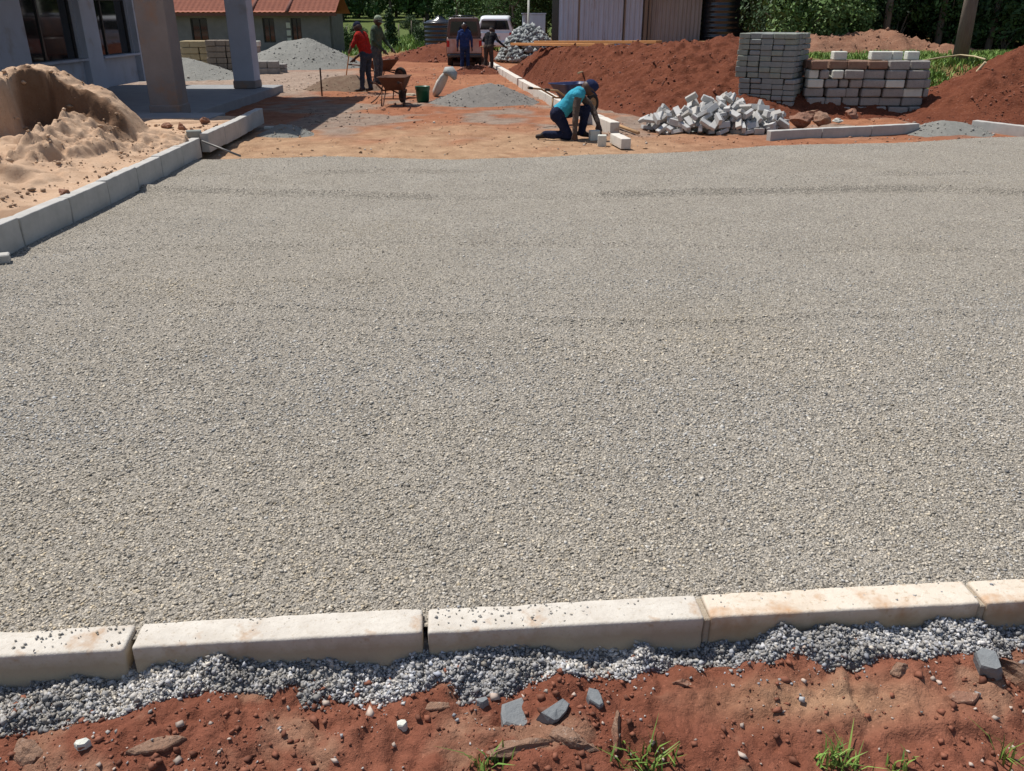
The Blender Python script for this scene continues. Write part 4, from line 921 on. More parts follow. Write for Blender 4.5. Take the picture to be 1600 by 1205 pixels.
# bamboo pole, rope, tree stake
p0 = G(1476, 168) + Vector((0, 0, .02)); p1 = V(1540, 97, 17.6); stick('bamboo_pole', [p0, p0.lerp(p1, .5) + Vector((0, 0, -.02)), p1], [.035, .03, .025], M_bamboo, 'pale bamboo pole leaning on the large soil heap', 'pole')
q = [V(1436, 96, 20), V(1470, 90, 20.5), V(1500, 86, 20.8), V(1522, 88, 20), V(1540, 93, 18.5)]
stick('rope', q, .018, M_bamboo, 'thin pale rope strung from the block stack past the trunk', 'rope')
def tree_trunk_post(px, py, Y, dia, h, lab):
    p = V(px, py, Y); zz = gz(p.x, Y); e = stick('tree_trunk', [(p.x, Y, zz - .1), (p.x + .02, Y, zz + .8), (p.x + .05, Y + .05, zz + 2.0), (p.x + .02, Y + .1, zz + h)], [dia * .62, dia * .5, dia * .46, dia * .35], M_bark, lab, 'tree'); return e

# ------------------------------------------------------------------ tools: wheelbarrows, bucket, sacks, shovels
def wheelbarrow(loc, rz, m_tray, m_frame, label, tip=0.0, cat='wheelbarrow'):
    e = empty('wheelbarrow', loc, rz, label, cat); e.rotation_euler = (0, tip, rz)
    top = [(-.42, -.30), (.46, -.27), (.46, .27), (-.42, .30)]; bot = [(-.20, -.20), (.22, -.18), (.22, .18), (-.20, .20)]
    def rr(poly, z, sc=1.0, n=5):
        out = []
        for i in range(4):
            a = Vector(poly[i]); pv = Vector(poly[i - 1]); nx = Vector(poly[(i + 1) % 4]); rad = .09 * sc
            d0 = (pv - a).normalized() * rad; d1 = (nx - a).normalized() * rad
            for k in range(n):
                t = k / (n - 1); out.append(((a + d0) * (1 - t) ** 2 + a * 2 * t * (1 - t) + (a + d1) * t * t).to_tuple() + (z,))
        return out
    loops = [rr(bot, .34), rr([(x * .5 + a * .5, y * .5 + b * .5) for (x, y), (a, b) in zip(top, bot)], .46), rr(top, .60), rr([(x * 1.04, y * 1.04) for x, y in top], .605), rr([(x * 1.04, y * 1.04) for x, y in top], .59),
             rr([(x * .98, y * .98) for x, y in top], .585), rr([(x * .46 + a * .48, y * .46 + b * .48) for (x, y), (a, b) in zip(top, bot)], .45), rr(bot, .33)]
    n = len(loops[0]); v = [p for l in loops for p in l]; f = [(i * n + k, i * n + (k + 1) % n, (i + 1) * n + (k + 1) % n, (i + 1) * n + k) for i in range(len(loops) - 1) for k in range(n)]
    f += [tuple(range(n))[::-1], tuple((len(loops) - 1) * n + k for k in range(n))]
    mb = MB(); mb.add(v, f, True); mb.build('tray', m_tray, e)
    mb = MB()
    for s_ in (-1, 1): mb.tube([(.62, s_ * .07, .19), (.30, s_ * .17, .30), (-.25, s_ * .22, .33), (-.62, s_ * .27, .50), (-.98, s_ * .28, .54)], .018, 8)
    mb.build('frame', m_frame, e)
    for s_ in (-1, 1):
        mb = MB(); mb.tube([(-.08, s_ * .20, .32), (-.22, s_ * .24, .02), (-.36, s_ * .24, .02), (-.32, s_ * .22, .36)], .016, 8); mb.build('leg', m_frame, e)
    mb = MB(); mb.tube([(-.27, -.23, .16), (-.27, .23, .16)], .013, 6); mb.tube([(-.27, 0, .16), (-.18, 0, .34)], .012, 6); mb.build('brace', m_frame, e)
    wl = MB(); wl.lathe((.62, 0, .19), [(.115, -.045), (.165, -.05), (.19, -.03), (.195, 0), (.19, .03), (.165, .05), (.115, .045)], 24, axis='Y'); ww = wl.build('wheel', M_rubber, e)
    mb = MB(); mb.lathe((.62, 0, .19), [(.118, -.035), (.10, -.03), (.035, -.02), (.03, -.06), (.03, .06), (.035, .02), (.10, .03), (.118, .035)], 20, axis='Y'); mb.build('rim', m_frame, ww)
    for s_ in (-1, 1):
        mb = MB(); mb.tube([(-.98, s_ * .28, .54), (-.86, s_ * .28, .527)], .024, 8); mb.build('grip', M_rubber, e)
    return e
p = G(617, 163); wheelbarrow((p.x, p.y + .25, -.05), R(84), M_rust, M_rust, 'rusty muddy wheelbarrow standing on its legs beside the green bucket')
p = G(607, 126); wheelbarrow((p.x - .15, p.y + .1, -.05), R(-28), M_rust, M_rust, 'brown muddy wheelbarrow behind the man in red, wheel foremost', tip=R(-4))
p = V(893, 132, 15.9); e = wheelbarrow((p.x + .0, 15.95, .10), R(38), M_bluep, M_wood, 'dark blue wheelbarrow with timber handles behind the kneeling worker'); e.scale = (.82, .82, .92)
# bucket
p = G(660, 157); e = empty('bucket', (p.x, p.y + .12, -.05), 0, 'dark green plastic bucket beside the rusty wheelbarrow', 'bucket')
mb = MB(); mb.lathe((0, 0, 0), [(0, .01), (.125, .01), (.13, 0), (.148, .24), (.155, .25), (.165, .33), (.172, .335), (.172, .345), (.160, .345), (.14, .03), (0, .03)], 24); mb.build('body', M_green, e)
mb = MB(); mb.tube([(.17 * math.cos(a), .02, .32 - .15 * math.sin(a)) for a in np.linspace(0, math.pi, 11)], .005, 6); mb.build('handle', M_steel, e)
p = G(643, 152); tag(rock('broken_slab', p + Vector((0, .1, .05)), (.32, .26, .10), M_kerb, 111, .4), 'pale broken concrete slab piece between wheelbarrow and bucket', 'slab')
# cement sack, half empty and leaning on the dust heap
p = G(690, 148); se = empty('cement_sack', (p.x, p.y, -.05), R(-20), 'pale half-empty cement sack leaning on the quarry dust heap', 'sack')
def sack(name, pts, rad, m, parent, fl=.6):
    mb = MB(); n = 14; pts = [Vector(q) for q in pts]; vs = []
    for i, q in enumerate(pts):
        t = (pts[min(i + 1, len(pts) - 1)] - pts[max(i - 1, 0)]).normalized(); a = t.cross(Vector((0, 1, 0))).normalized(); b = t.cross(a)
        for k in range(n):
            g = 2 * math.pi * k / n; wob = 1 + .12 * math.sin(3 * g + i * 1.3) + .06 * math.sin(7 * g + i)
            vs.append(q + (a * math.cos(g) * fl + b * math.sin(g)) * rad[i] * wob)
    f = [(i * n + k, i * n + (k + 1) % n, (i + 1) * n + (k + 1) % n, (i + 1) * n + k) for i in range(len(pts) - 1) for k in range(n)]
    f += [tuple(range(n))[::-1], tuple((len(pts) - 1) * n + k for k in range(n))]
    mb.add(vs, f, True); return mb.build(name, m, parent)
sack('bag_body', [(-.16, 0, .02), (-.12, 0, .12), (-.03, 0, .30), (.08, 0, .46), (.14, 0, .54)], [.10, .17, .18, .15, .10], M_sack, se, .55)
sack('bag_mouth', [(.13, -.02, .52), (.17, -.03, .58), (.26, -.03, .58), (.34, -.02, .50), (.36, 0, .40)], [.09, .13, .16, .13, .05], mat('dusty_sack_mouth', (.30, .33, .33), (.42, .42, .39), scale=10, bump=.5, bscale=40, rough=.9), se, .7)
# dark plank on the dust heap, steel peg, bent rod, small bits
p0, p1 = hpt(hzf, 712, 139, .02), hpt(hzf, 733, 131, .02); stick('dark_offcut', [p0, p1], .05, M_black, 'short dark plastic pipe offcut on the quarry dust heap', 'offcut')
p = G(503, 148); stick('setting_out_peg', [(p.x, p.y, -.1), (p.x + .01, p.y, .60)], .02, M_rust, 'rusty steel peg standing near the edge of the veranda shade', 'peg')
pts = [G(580, 161) + Vector((0, 0, .0)), G(589, 156) + Vector((0, 0, .03)), V(595, 146, 19.6), V(598, 133, 19.5), V(602, 120, 19.4)]; stick('bent_rod', pts, .014, M_rust, 'thin bent rod leaning against the rusty wheelbarrow', 'rod')
a, b = V(316, 224, 11.9), G(376, 244, .02); stick('float_handle', [a + Vector((0, 0, .03)), b], .014, M_steel, 'grey straightedge rod resting over the kerb onto the chippings', 'rod')
p = V(318, 212, 12.0); mb = MB(); mb.box((0, 0, 0), (.20, .13, .10), bev=.01); o = mb.build('loose_brick', M_paver_g); o.location = (lk_x(12) - .14, 12.1, .265); o.rotation_euler = (0, 0, R(20)); tag(o, 'loose dark brick in the gap of the kerb run', 'brick')
for px, py, dx, dy, dz, rz, lab in ((929, 215, .16, .11, .16, 12, 'pale concrete paver block under the worker\'s hand'), (941, 224, .13, .12, .17, -5, 'pale upright paver block beside the worker\'s hand')):
    p = G(px, py); mb = MB(); mb.box((0, 0, dz / 2), (dx, dy, dz), bev=.008); o = mb.build('concrete_block', M_blockw); o.location = (p.x, p.y + .05, -.055); o.rotation_euler = (0, 0, R(rz)); tag(o, lab, 'block')
p0, p1 = G(958, 197) + Vector((0, 0, .04)), G(998, 208) + Vector((0, 0, .0)); stick('timber_stick', [p0, p1], .028, M_wood, 'short pale timber stick at the end of the kerb row', 'stick')
p = G(0, 412); mb = MB(); mb.box((0, 0, .035), (.24, .11, .07), bev=.008); o = mb.build('loose_brick', M_kerbg); o.location = (p.x - .05, p.y, -.0); o.rotation_euler = (0, 0, R(25)); tag(o, 'flat grey paver lying on chippings at the kerb foot', 'paver')
p = G(425, 200); mb = MB(); mb.box((0, 0, .02), (.26, .08, .04), bev=.005); o = mb.build('timber_offcut', M_blockw); o.location = (p.x, p.y, -.02); o.rotation_euler = (0, 0, R(-5)); tag(o, 'flat pale offcut lying between kerb end and small heap', 'offcut')
# blocks and pallets behind the columns
def small_stack(px, py, Y, w_, d_, h_, n, m, lab, mtop=None):
    p = V(px, py, Y); e = empty('block_pile', (p.x, Y, gz(p.x, Y) - .02), R(6), lab, 'block stack'); r = random.Random(int(px))
    rows = max(2, round(h_ / .19)); me = {}
    for k in range(rows):
        for i in range(n):
            mb = MB(); mb.box((0, 0, 0), (w_ / n - .012, d_, h_ / rows - .012), bev=.012); o = mb.build('block', mtop if (mtop and k == rows - 1) else m, e)
            o.location = (-w_ / 2 + w_ / n * (i + .5) + r.uniform(-.02, .02), r.uniform(-.03, .03), h_ / rows * (k + .5)); o.rotation_euler = (0, 0, r.uniform(-.04, .04))
    return e
M_ybl = mat('yellow_block', (.44, .36, .22), (.36, .28, .16), scale=4, bump=.5, bscale=25, rough=.95)
small_stack(320, 110, 30.6, 1.25, .8, 1.0, 4, M_ybl, 'yellowish stone block stack seen between the two columns')
small_stack(352, 112, 29.5, .95, .6, 1.05, 3, M_oldwood, 'brown block stack seen beside the farther column')
small_stack(412, 113, 29.6, 1.0, .5, .42, 3, M_block, 'low dark block stack to the right of the farther column')
small_stack(436, 111, 30.2, .5, .4, .30, 2, M_block, 'tiny grey block pair at the foot of the crushed stone heap')
small_stack(398, 80, 36.0, .45, .4, .85, 1, M_block, 'narrow block pier with a white bag beside the house', M_blockw)

# ------------------------------------------------------------------ vehicles
def loft(secs, n=6):
    """secs: (y, half width bottom, half width top, z0, z1, corner radius)"""
    loops = []
    for y, wb, wt, z0, z1, rc in secs:
        lp = []
        for cx_, cz, a0 in ((wb - rc, z0 + rc, -90), (wt - rc, z1 - rc, 0), (-wt + rc, z1 - rc, 90), (-wb + rc, z0 + rc, 180)):
            for k in range(n): a = R(a0 + 90 * k / (n - 1)); lp.append((cx_ + rc * math.cos(a), y, cz + rc * math.sin(a)))
        loops.append(lp)
    m = len(loops[0]); v = [p for l in loops for p in l]
    f = [(i * m + k, i * m + (k + 1) % m, (i + 1) * m + (k + 1) % m, (i + 1) * m + k) for i in range(len(loops) - 1) for k in range(m)]
    f = [q[::-1] for q in f] + [tuple(range(m)), tuple((len(loops) - 1) * m + k for k in range(m))[::-1]]
    mb = MB(); mb.add(v, f, True); mb.sm[-1] = mb.sm[-2] = False
    return mb
def car_wheel(x, y, z, r_, e, wd=.2):
    mb = MB(); mb.lathe((x, y, z), [(r_ * .62, -wd / 2), (r_ * .9, -wd / 2), (r_, -wd * .3), (r_, wd * .3), (r_ * .9, wd / 2), (r_ * .62, wd / 2)], 28, axis='X', close=True); wo = mb.build('wheel', M_rubber, e)
    mb = MB(); mb.lathe((x, y, z), [(r_ * .63, -wd * .4), (r_ * .5, -wd * .3), (.05, -wd * .25), (.04, wd * .3), (r_ * .5, wd * .35), (r_ * .63, wd * .4)], 20, axis='X'); mb.build('rim', M_steel, wo)
p = V(726, 103, 33.9)
e = empty('pickup_truck', (p.x, 33.9, -.12), R(3), 'mud-splashed narrow pickup with dark canopy, seen from behind', 'pickup'); hw = .66
loft([(0.0, hw, hw, .42, 1.06, .05), (1.7, hw, hw, .42, 1.06, .05), (3.0, hw, hw, .40, 1.05, .08), (3.9, hw * .96, hw * .96, .42, .98, .12), (4.2, hw * .85, hw * .8, .48, .86, .12)]).build('body', M_dpaint, e)
mb = MB(); mb.box((0, -.03, .78), (hw * 1.94, .05, .52), bev=.02); tg = mb.build('tailgate', M_mud, e); mb = MB(); mb.box((0, -.065, .92), (.22, .03, .05), bev=.006); mb.build('handle', M_black, tg); mb = MB(); mb.box((0, -.06, .70), (.42, .012, .12)); mb.build('number_plate', M_blockw, tg)
loft([(.0, hw * .97, hw * .84, 1.062, 1.72, .10), (.25, hw * .97, hw * .86, 1.062, 1.76, .1), (2.0, hw * .97, hw * .86, 1.062, 1.76, .1), (2.5, hw * .96, hw * .84, 1.062, 1.70, .1), (3.05, hw * .95, hw * .8, 1.055, 1.12, .03)]).build('canopy', M_dpaint, e)
mb = MB(); mb.add([(-hw * .8, -.006, 1.14), (hw * .8, -.006, 1.14), (hw * .70, -.006, 1.62), (-hw * .70, -.006, 1.62)], [(0, 1, 2, 3)]); mb.build('rear_window', M_glass, e)
mb = MB()
for xx in (-hw * .55, hw * .55): mb.tube([(xx, .1, 1.78), (xx, 2.0, 1.80)], .02, 6)
for yy in (.2, 1.0, 1.8): mb.tube([(-hw * .6, yy, 1.81), (hw * .6, yy, 1.81)], .02, 6)
mb.build('roof_rack', M_black, e)
mb = MB(); mb.box((0, -.10, .44), (hw * 1.9, .12, .13), bev=.03); mb.build('bumper', M_black, e)
for s_ in (-1, 1):
    mb = MB(); mb.box((s_ * hw * .90, -.045, .86), (.10, .04, .22), bev=.012); mb.build('tail_light', M_red, e)
    for yy in (.75, 3.35): car_wheel(s_ * (hw - .12), yy, .32, .32, e, .2)
p = V(773, 50, 43.5)
e = empty('white_car', (p.x, 43.5, -.06), R(-2), 'white estate car parked beyond the pickup, rear window dark', 'car'); hw = .88
loft([(0.0, hw * .94, hw * .92, .42, .98, .10), (.12, hw, hw, .34, 1.02, .14), (2.6, hw, hw, .32, 1.02, .14), (3.9, hw * .97, hw * .95, .34, .96, .16), (4.5, hw * .84, hw * .8, .40, .82, .16)]).build('body', M_white, e)
loft([(.10, hw * .94, hw * .76, 1.0, 1.58, .14), (.42, hw * .95, hw * .80, 1.0, 1.72, .14), (2.2, hw * .95, hw * .80, 1.0, 1.74, .14), (2.9, hw * .94, hw * .76, 1.0, 1.62, .12), (3.5, hw * .92, hw * .7, .99, 1.06, .02)]).build('cabin', M_white, e)
mb = MB(); mb.add([(-hw * .80, .092, 1.12), (hw * .80, .092, 1.12), (hw * .68, .092, 1.52), (-hw * .68, .092, 1.52)], [(0, 1, 2, 3)]); mb.build('rear_window', M_glass, e)
for s_ in (-1, 1):
    mb = MB(); mb.add([(s_ * hw * .945, .5, 1.10), (s_ * hw * .945, 2.7, 1.10), (s_ * hw * .845, 2.5, 1.56), (s_ * hw * .845, .6, 1.58)], [(0, 1, 2, 3)]); mb.build('side_window', M_glass, e)
    mb = MB(); mb.box((s_ * hw * .86, .02, .9), (.14, .06, .2), bev=.015); mb.build('tail_light', M_red, e)
    for yy in (.85, 3.6): car_wheel(s_ * (hw - .11), yy, .31, .31, e, .2)
mb = MB(); mb.box((0, -.04, .50), (hw * 1.8, .12, .2), bev=.04); bo = mb.build('bumper', M_white, e); mb = MB(); mb.box((0, -.02, .78), (.5, .02, .12)); mb.build('number_plate', M_blockw, e)
p = V(834, 30, 41); mb = MB(); mb.box((0, 0, .9), (1.0, .9, 1.8), bev=.02); mb.box((0, 0, 1.82), (1.08, .98, .05)); o = mb.build('site_cabinet', M_iron); o.location = (p.x, 41, -.06); tag(o, 'grey sheet metal cabinet standing behind the rock heap', 'cabinet')
stick('pole', [(p.x - .25, 40.2, -.06), (p.x - .25, 40.2, 2.3)], .05, M_blockw, 'pale post standing in front of the metal cabinet', 'post')

# ------------------------------------------------------------------ people
M_skin = mat('dark_skin', (.075, .040, .028), (.06, .032, .022), scale=20, rough=.55, spec=.35)
def cloth(name, c, c1=None): return mat(name, c, c1 or tuple(x * .6 for x in c), rough=.95, scale=11, bump=.9, bscale=16, spec=.1, dist=.03, stain=(tuple(x * .6 + y for x, y in zip(c, (.10, .06, .04))), 5, .60))
def human(loc, yaw, J, mats, label, hat=None, shoes=None, short=False, hscale=1.0):
    """J in body axes: x forward, y left, z up. mats: shirt, trousers, sleeve, shoe"""
    J = {k: Vector(v) for k, v in J.items()}
    bones = []                                        # p0, p1, r0, r1, material index (0 skin 1 shirt 2 trousers 3 sleeve 4 shoe)
    def bone(a, b, ra, rb, m): bones.append((Vector(a), Vector(b), ra, rb, m))
    pel, nek, hd = J['pelvis'], J['neck'], J['head']; sp = nek - pel; side = Vector((0, 1, 0))
    for t0, t1, r0, r1, wsp in ((0.0, .35, .125, .115, .055), (.35, .7, .115, .13, .065), (.7, .92, .13, .10, .085)):
        for s_ in (-1, 1): bone(pel + sp * t0 + side * s_ * wsp, pel + sp * t1 + side * s_ * (wsp + .01), r0, r1, 1)
    bone(pel - sp.normalized() * .05 + side * .06, pel + sp * .1 + side * .06, .125, .12, 2); bone(pel - sp.normalized() * .05 - side * .06, pel + sp * .1 - side * .06, .125, .12, 2)
    bone(nek, hd - (hd - nek) * .2, .06, .055, 0)
    F = J.get('look', Vector((1, 0, 0))).normalized(); U = (hd - nek).normalized(); U = (U - F * U.dot(F) * .6).normalized(); Sd = U.cross(F).normalized()
    prim = MB()
    Rh = Matrix((F, Sd, U)).transposed()
    prim.ell(hd, (.098, .076, .115), 16, 12, Rh); prim.ell(hd + F * .035 - U * .055, (.06, .055, .06), 12, 8, Rh)          # skull, jaw
    prim.ell(hd + F * .10 - U * .015, (.022, .014, .026), 8, 6, Rh); prim.ell(hd + F * .088 - U * .058, (.015, .026, .011), 8, 6, Rh)   # nose, lips
    prim.ell(hd + F * .080 + U * .028, (.022, .055, .012), 8, 6, Rh)
    for s_ in (-1, 1): prim.ell(hd + Sd * s_ * .078 - U * .01, (.022, .012, .032), 8, 6, Rh)
    bones.append((hd - F * .02, hd + F * .02, .10, .10, 0))
    for s_, k in ((1, 'L'), (-1, 'R')):
        sh_ = nek - sp.normalized() * .055 + side * s_ * .17; el, wr = J['elbow' + k], J['wrist' + k]
        bone(sh_ - side * s_ * .06, sh_, .075, .072, 1); bone(sh_, el, .062, .047, 3 if not short else 3); bone(el, wr, .046, .034, 0 if short else 3)
        d = (J['hand' + k] - wr).normalized() if 'hand' + k in J else (wr - el).normalized()
        ac = d.cross(side); ac = ac.normalized() if ac.length > .1 else Vector((1, 0, 0)); pn = d.cross(ac).normalized()
        pm_ = wr + d * .05; prim.ell(pm_, (.055, .042, .02), 10, 8, Matrix((d, ac, pn)).transposed()); bones.append((wr + d * .01, wr + d * .17, .03, .02, 0))
        for q, (off, ln) in enumerate(((-.032, .062), (-.011, .075), (.011, .072), (.032, .055))):
            b0 = wr + d * .085 + ac * off; b1 = b0 + d * ln * .55 + pn * .012; b2 = b1 + d * ln * .3 + pn * .03
            prim.tube([b0 - d * .03, b0, b1, b2], [.0105, .0105, .0095, .0075], 7)
        b0 = wr + d * .03 - ac * .035; prim.tube([b0, b0 + d * .035 - ac * .025 + pn * .01, b0 + d * .07 - ac * .025 + pn * .03], [.013, .011, .008], 7)
        hp = pel + side * s_ * .085 - sp.normalized() * .05; kn, an, to = J['knee' + k], J['ankle' + k], J['toe' + k]
        bone(hp, kn, .098, .070, 2); bone(kn, an, .068, .054, 2); bone(an, an + (to - an) * .25, .048, .045, 4)
        bone(an + (to - an) * .05 - Vector((0, 0, .02)), to, .043, .036, 4); bone(an - (to - an).normalized() * .05 - Vector((0, 0, .025)), an, .038, .045, 4)
    for a, b, ra, rb, m in bones[:]:
        d = b - a
        if d.length < 1e-4: continue
        k = 5; t = d.normalized(); pts = []; rs = []
        for g in range(k): c_ = math.cos(math.pi / 2 * (1 - g / (k - 1)) ) ; pts.append(a - t * ra * math.cos(math.pi / 2 * g / (k - 1))); rs.append(max(ra * math.sin(math.pi / 2 * g / (k - 1)), .002))
        for g in range(1, 4): u = g / 4; pts.append(a + d * u); rs.append(ra + (rb - ra) * u)
        for g in range(k): pts.append(b + t * rb * math.sin(math.pi / 2 * g / (k - 1))); rs.append(max(rb * math.cos(math.pi / 2 * g / (k - 1)), .002))
        prim.tube(pts, rs, 12)
    raw = prim.mesh('tmp', M_skin); ro_ = bpy.data.objects.new('tmp', raw); C.objects.link(ro_)
    md = ro_.modifiers.new('r', 'REMESH'); md.mode = 'VOXEL'; md.voxel_size = .0115
    ms = ro_.modifiers.new('s', 'SMOOTH'); ms.factor = .5; ms.iterations = 3
    dg = bpy.context.evaluated_depsgraph_get(); me = bpy.data.meshes.new_from_object(ro_.evaluated_get(dg)); bpy.data.objects.remove(ro_)
    me.name = 'person'; me.materials.clear()
    for m in (M_skin, mats[0], mats[1], mats[2], mats[3]): me.materials.append(m)
    npl = len(me.polygons); ce = np.zeros(npl * 3); me.polygons.foreach_get('center', ce); ce = ce.reshape(-1, 3); best = np.full(npl, 9.0); mi = np.zeros(npl, np.int32)
    for a, b, ra, rb, m in bones:
        a_, b_ = np.array(a), np.array(b); d = b_ - a_; L2 = d @ d + 1e-9; t = np.clip(((ce - a_) @ d) / L2, 0, 1); ds = np.linalg.norm(ce - (a_ + t[:, None] * d), axis=1) - (ra + (rb - ra) * t)
        k = ds < best; best[k] = ds[k]; mi[k] = m
    me.polygons.foreach_set('material_index', mi); me.polygons.foreach_set('use_smooth', np.ones(npl, bool)); me.update()
    # folds in the clothes
    nv = len(me.vertices); co = np.zeros(nv * 3); me.vertices.foreach_get('co', co); co = co.reshape(-1, 3); no = np.zeros(nv * 3); me.vertices.foreach_get('normal', no); no = no.reshape(-1, 3)
    vm = np.zeros(nv, bool); lv = np.zeros(len(me.loops), np.int32); me.loops.foreach_get('vertex_index', lv)
    for pl in (): pass
    lt = np.repeat(mi, [p_.loop_total for p_ in me.polygons]); vm[lv[(lt >= 1) & (lt <= 3)]] = True
    fo = fbm(co[:, 0] * 9 + co[:, 1] * 7, co[:, 2] * 14, 3, 401) * .022 + .004
    co[vm] += no[vm] * fo[vm][:, None]; me.vertices.foreach_set('co', co.ravel()); me.update()
    o = bpy.data.objects.new('person', me); C.objects.link(o); o.location = loc; o.rotation_euler = (0, 0, yaw); o.scale = (hscale,) * 3
    tag(o, label, 'person')
    for s_ in (-1, 1): mb = MB(); mb.ell(hd + F * .088 + Sd * s_ * .032 + U * .008, (.006, .012, .007), 8, 6, Rh); mb.build('eye', M_blockw, o)
    if hat:
        kind, hm_ = hat; mb = MB(); v0 = len(mb.v); n = 18; pr = [(1.12, .00), (1.13, .03), (1.08, .07), (.9, .105), (.55, .13), (.0, .138)]
        vs = []
        for rr_, zz in pr:
            for k in range(n): g = 2 * math.pi * k / n; vs.append(hd + F * (.100 * rr_ * math.cos(g) - .004) + Sd * .080 * rr_ * math.sin(g) + U * (zz + .012))
        mb.add(vs, [(i * n + k, i * n + (k + 1) % n, (i + 1) * n + (k + 1) % n, (i + 1) * n + k) for i in range(len(pr) - 1) for k in range(n)], True)
        cp_ = mb.build('cap', hm_, o)
        mb = MB(); vs = []
        if kind == 'cap':
            for k in range(9): g = R(-70 + 140 * k / 8); vs += [hd + F * .108 * math.cos(g) + Sd * .09 * math.sin(g) + U * .022, hd + F * (.108 * math.cos(g) + .075 * math.cos(g)) + Sd * .10 * math.sin(g) + U * .008]
            mb.add(vs, [(2 * k, 2 * k + 1, 2 * k + 3, 2 * k + 2) for k in range(8)], True); pk = mb.build('peak', hm_, cp_); sm_ = pk.modifiers.new('t', 'SOLIDIFY'); sm_.thickness = .006
    else:
        mb = MB(); mb.ell(hd - F * .012 + U * .022, (.098, .080, .105), 14, 10, Rh); mb.build('hair', M_black, o)
    return o
def stand(**k):
    J = dict(pelvis=(0, 0, .93), neck=(.02, 0, 1.43), head=(.05, 0, 1.585), look=(1, 0, -.05), elbowL=(-.03, .25, 1.14), elbowR=(-.03, -.25, 1.14), wristL=(.08, .26, .90), wristR=(.08, -.26, .90),
             kneeL=(.04, .10, .50), kneeR=(.04, -.10, .50), ankleL=(0, .12, .09), ankleR=(0, -.12, .09), toeL=(.17, .15, .045), toeR=(.17, -.15, .045)); J.update(k); return J
navy = cloth('navy_cloth', (.022, .028, .06)); denim = cloth('faded_denim', (.05, .062, .085)); dark_c = cloth('dark_cloth', (.02, .02, .024)); boot = mat('boot', (.03, .022, .018), rough=.7)
# man in red with a shovel
p = G(575, 141)
human((p.x, p.y, -.05), R(150), stand(neck=(.12, 0, 1.40), head=(.20, .0, 1.54), look=(1, .1, -.5), elbowL=(.16, .30, 1.12), wristL=(.40, .14, 1.0), elbowR=(.10, -.28, 1.08), wristR=(.38, -.05, .82), kneeL=(.06, .11, .5), ankleL=(.06, .15, .09), toeL=(.23, .18, .045)),
      (cloth('red_vest', (.42, .028, .02)), denim, cloth('red_sleeve', (.36, .025, .02)), boot), 'person in red top and dark jeans working with a shovel', ('cap', navy), short=True, hscale=.98)
def shovel(a, b, lab, blade=M_steel):
    a, b = Vector(a), Vector(b); e = empty('shovel', (b.x, b.y, b.z), 0, lab, 'shovel'); d = (b - a).normalized(); mb = MB(); mb.tube([a - b, -d * .24], .016, 8); mb.build('handle', M_wood, e)
    s_ = d.cross(Vector((0, 0, 1))).normalized(); u = s_.cross(d); mb = MB(); vs = []
    for t, w_ in ((-.30, .03), (-.24, .11), (-.08, .115), (0, .02)):
        for q in (-1, 0, 1): vs.append(d * t + s_ * w_ * q + u * (.02 * abs(q)))
    mb.add(vs, [(3 * i + j, 3 * i + j + 1, 3 * i + j + 4, 3 * i + j + 3) for i in range(3) for j in range(2)], True); o = mb.build('blade', blade, e); o.modifiers.new('t', 'SOLIDIFY').thickness = .004
    return e
h0 = Matrix.Rotation(R(150), 3, 'Z') @ Vector((.42, .05, 1.10)); b_ = G(539, 127); shovel((p.x + h0.x, p.y + h0.y, h0.z), (b_.x, b_.y + .15, .05), 'wooden-handled shovel held by the person in red', M_rust)
# man in green behind
p = G(591, 130)
human((p.x, p.y, -.05), R(-20), stand(neck=(.05, 0, 1.44), head=(.10, 0, 1.59), look=(1, 0, -.25), elbowL=(.12, .27, 1.12), wristL=(.34, .22, .92), elbowR=(.08, -.27, 1.12), wristR=(.32, -.22, .90)),
      (cloth('olive_cloth', (.055, .085, .055), (.10, .13, .09)), cloth('camo_trousers', (.035, .042, .06), (.12, .13, .13)), cloth('olive_sleeve', (.06, .09, .06)), boot), 'person in olive shirt and pale green cap behind the person in red', ('cap', cloth('pale_green_cap', (.34, .42, .30))), hscale=1.03)
# man in blue overalls by the pickup
p = G(727, 112); human((p.x, p.y, -.05), R(95), stand(), (cloth('blue_overall', (.03, .055, .17)), cloth('blue_overall_legs', (.025, .045, .12)), cloth('blue_overall_sleeve', (.03, .055, .16)), boot), 'person in blue overalls standing behind the pickup', None, hscale=.91)
# man in dark jacket with shovel
p = G(764, 111); human((p.x, p.y, -.05), R(70), stand(neck=(.24, 0, 1.34), head=(.34, 0, 1.46), look=(1, -.2, -.5), elbowR=(.12, -.32, 1.10), wristR=(.30, -.50, .92), elbowL=(.16, .28, 1.10), wristL=(.40, .02, .95), kneeL=(.04, .13, .5), ankleL=(0, .17, .09), toeL=(.17, .2, .045)),
      (dark_c, cloth('brown_trousers', (.085, .068, .058)), cloth('dark_sleeve', (.022, .022, .026)), boot), 'person in dark jacket and brown trousers shovelling near the kerb row', ('cap', dark_c), hscale=.90)
M2 = Matrix.Rotation(R(70), 3, 'Z'); h0 = M2 @ Vector((.30, -.55, .88)); h1 = M2 @ Vector((.46, .12, .98)); b_ = Vector((p.x + .85, p.y + .4, .75)); a_ = Vector((p.x + h1.x, p.y + h1.y, h1.z - .05)); shovel(a_ + Vector((-.35, -.15, -.18)), b_, 'long-handled shovel held by the person in dark jacket')
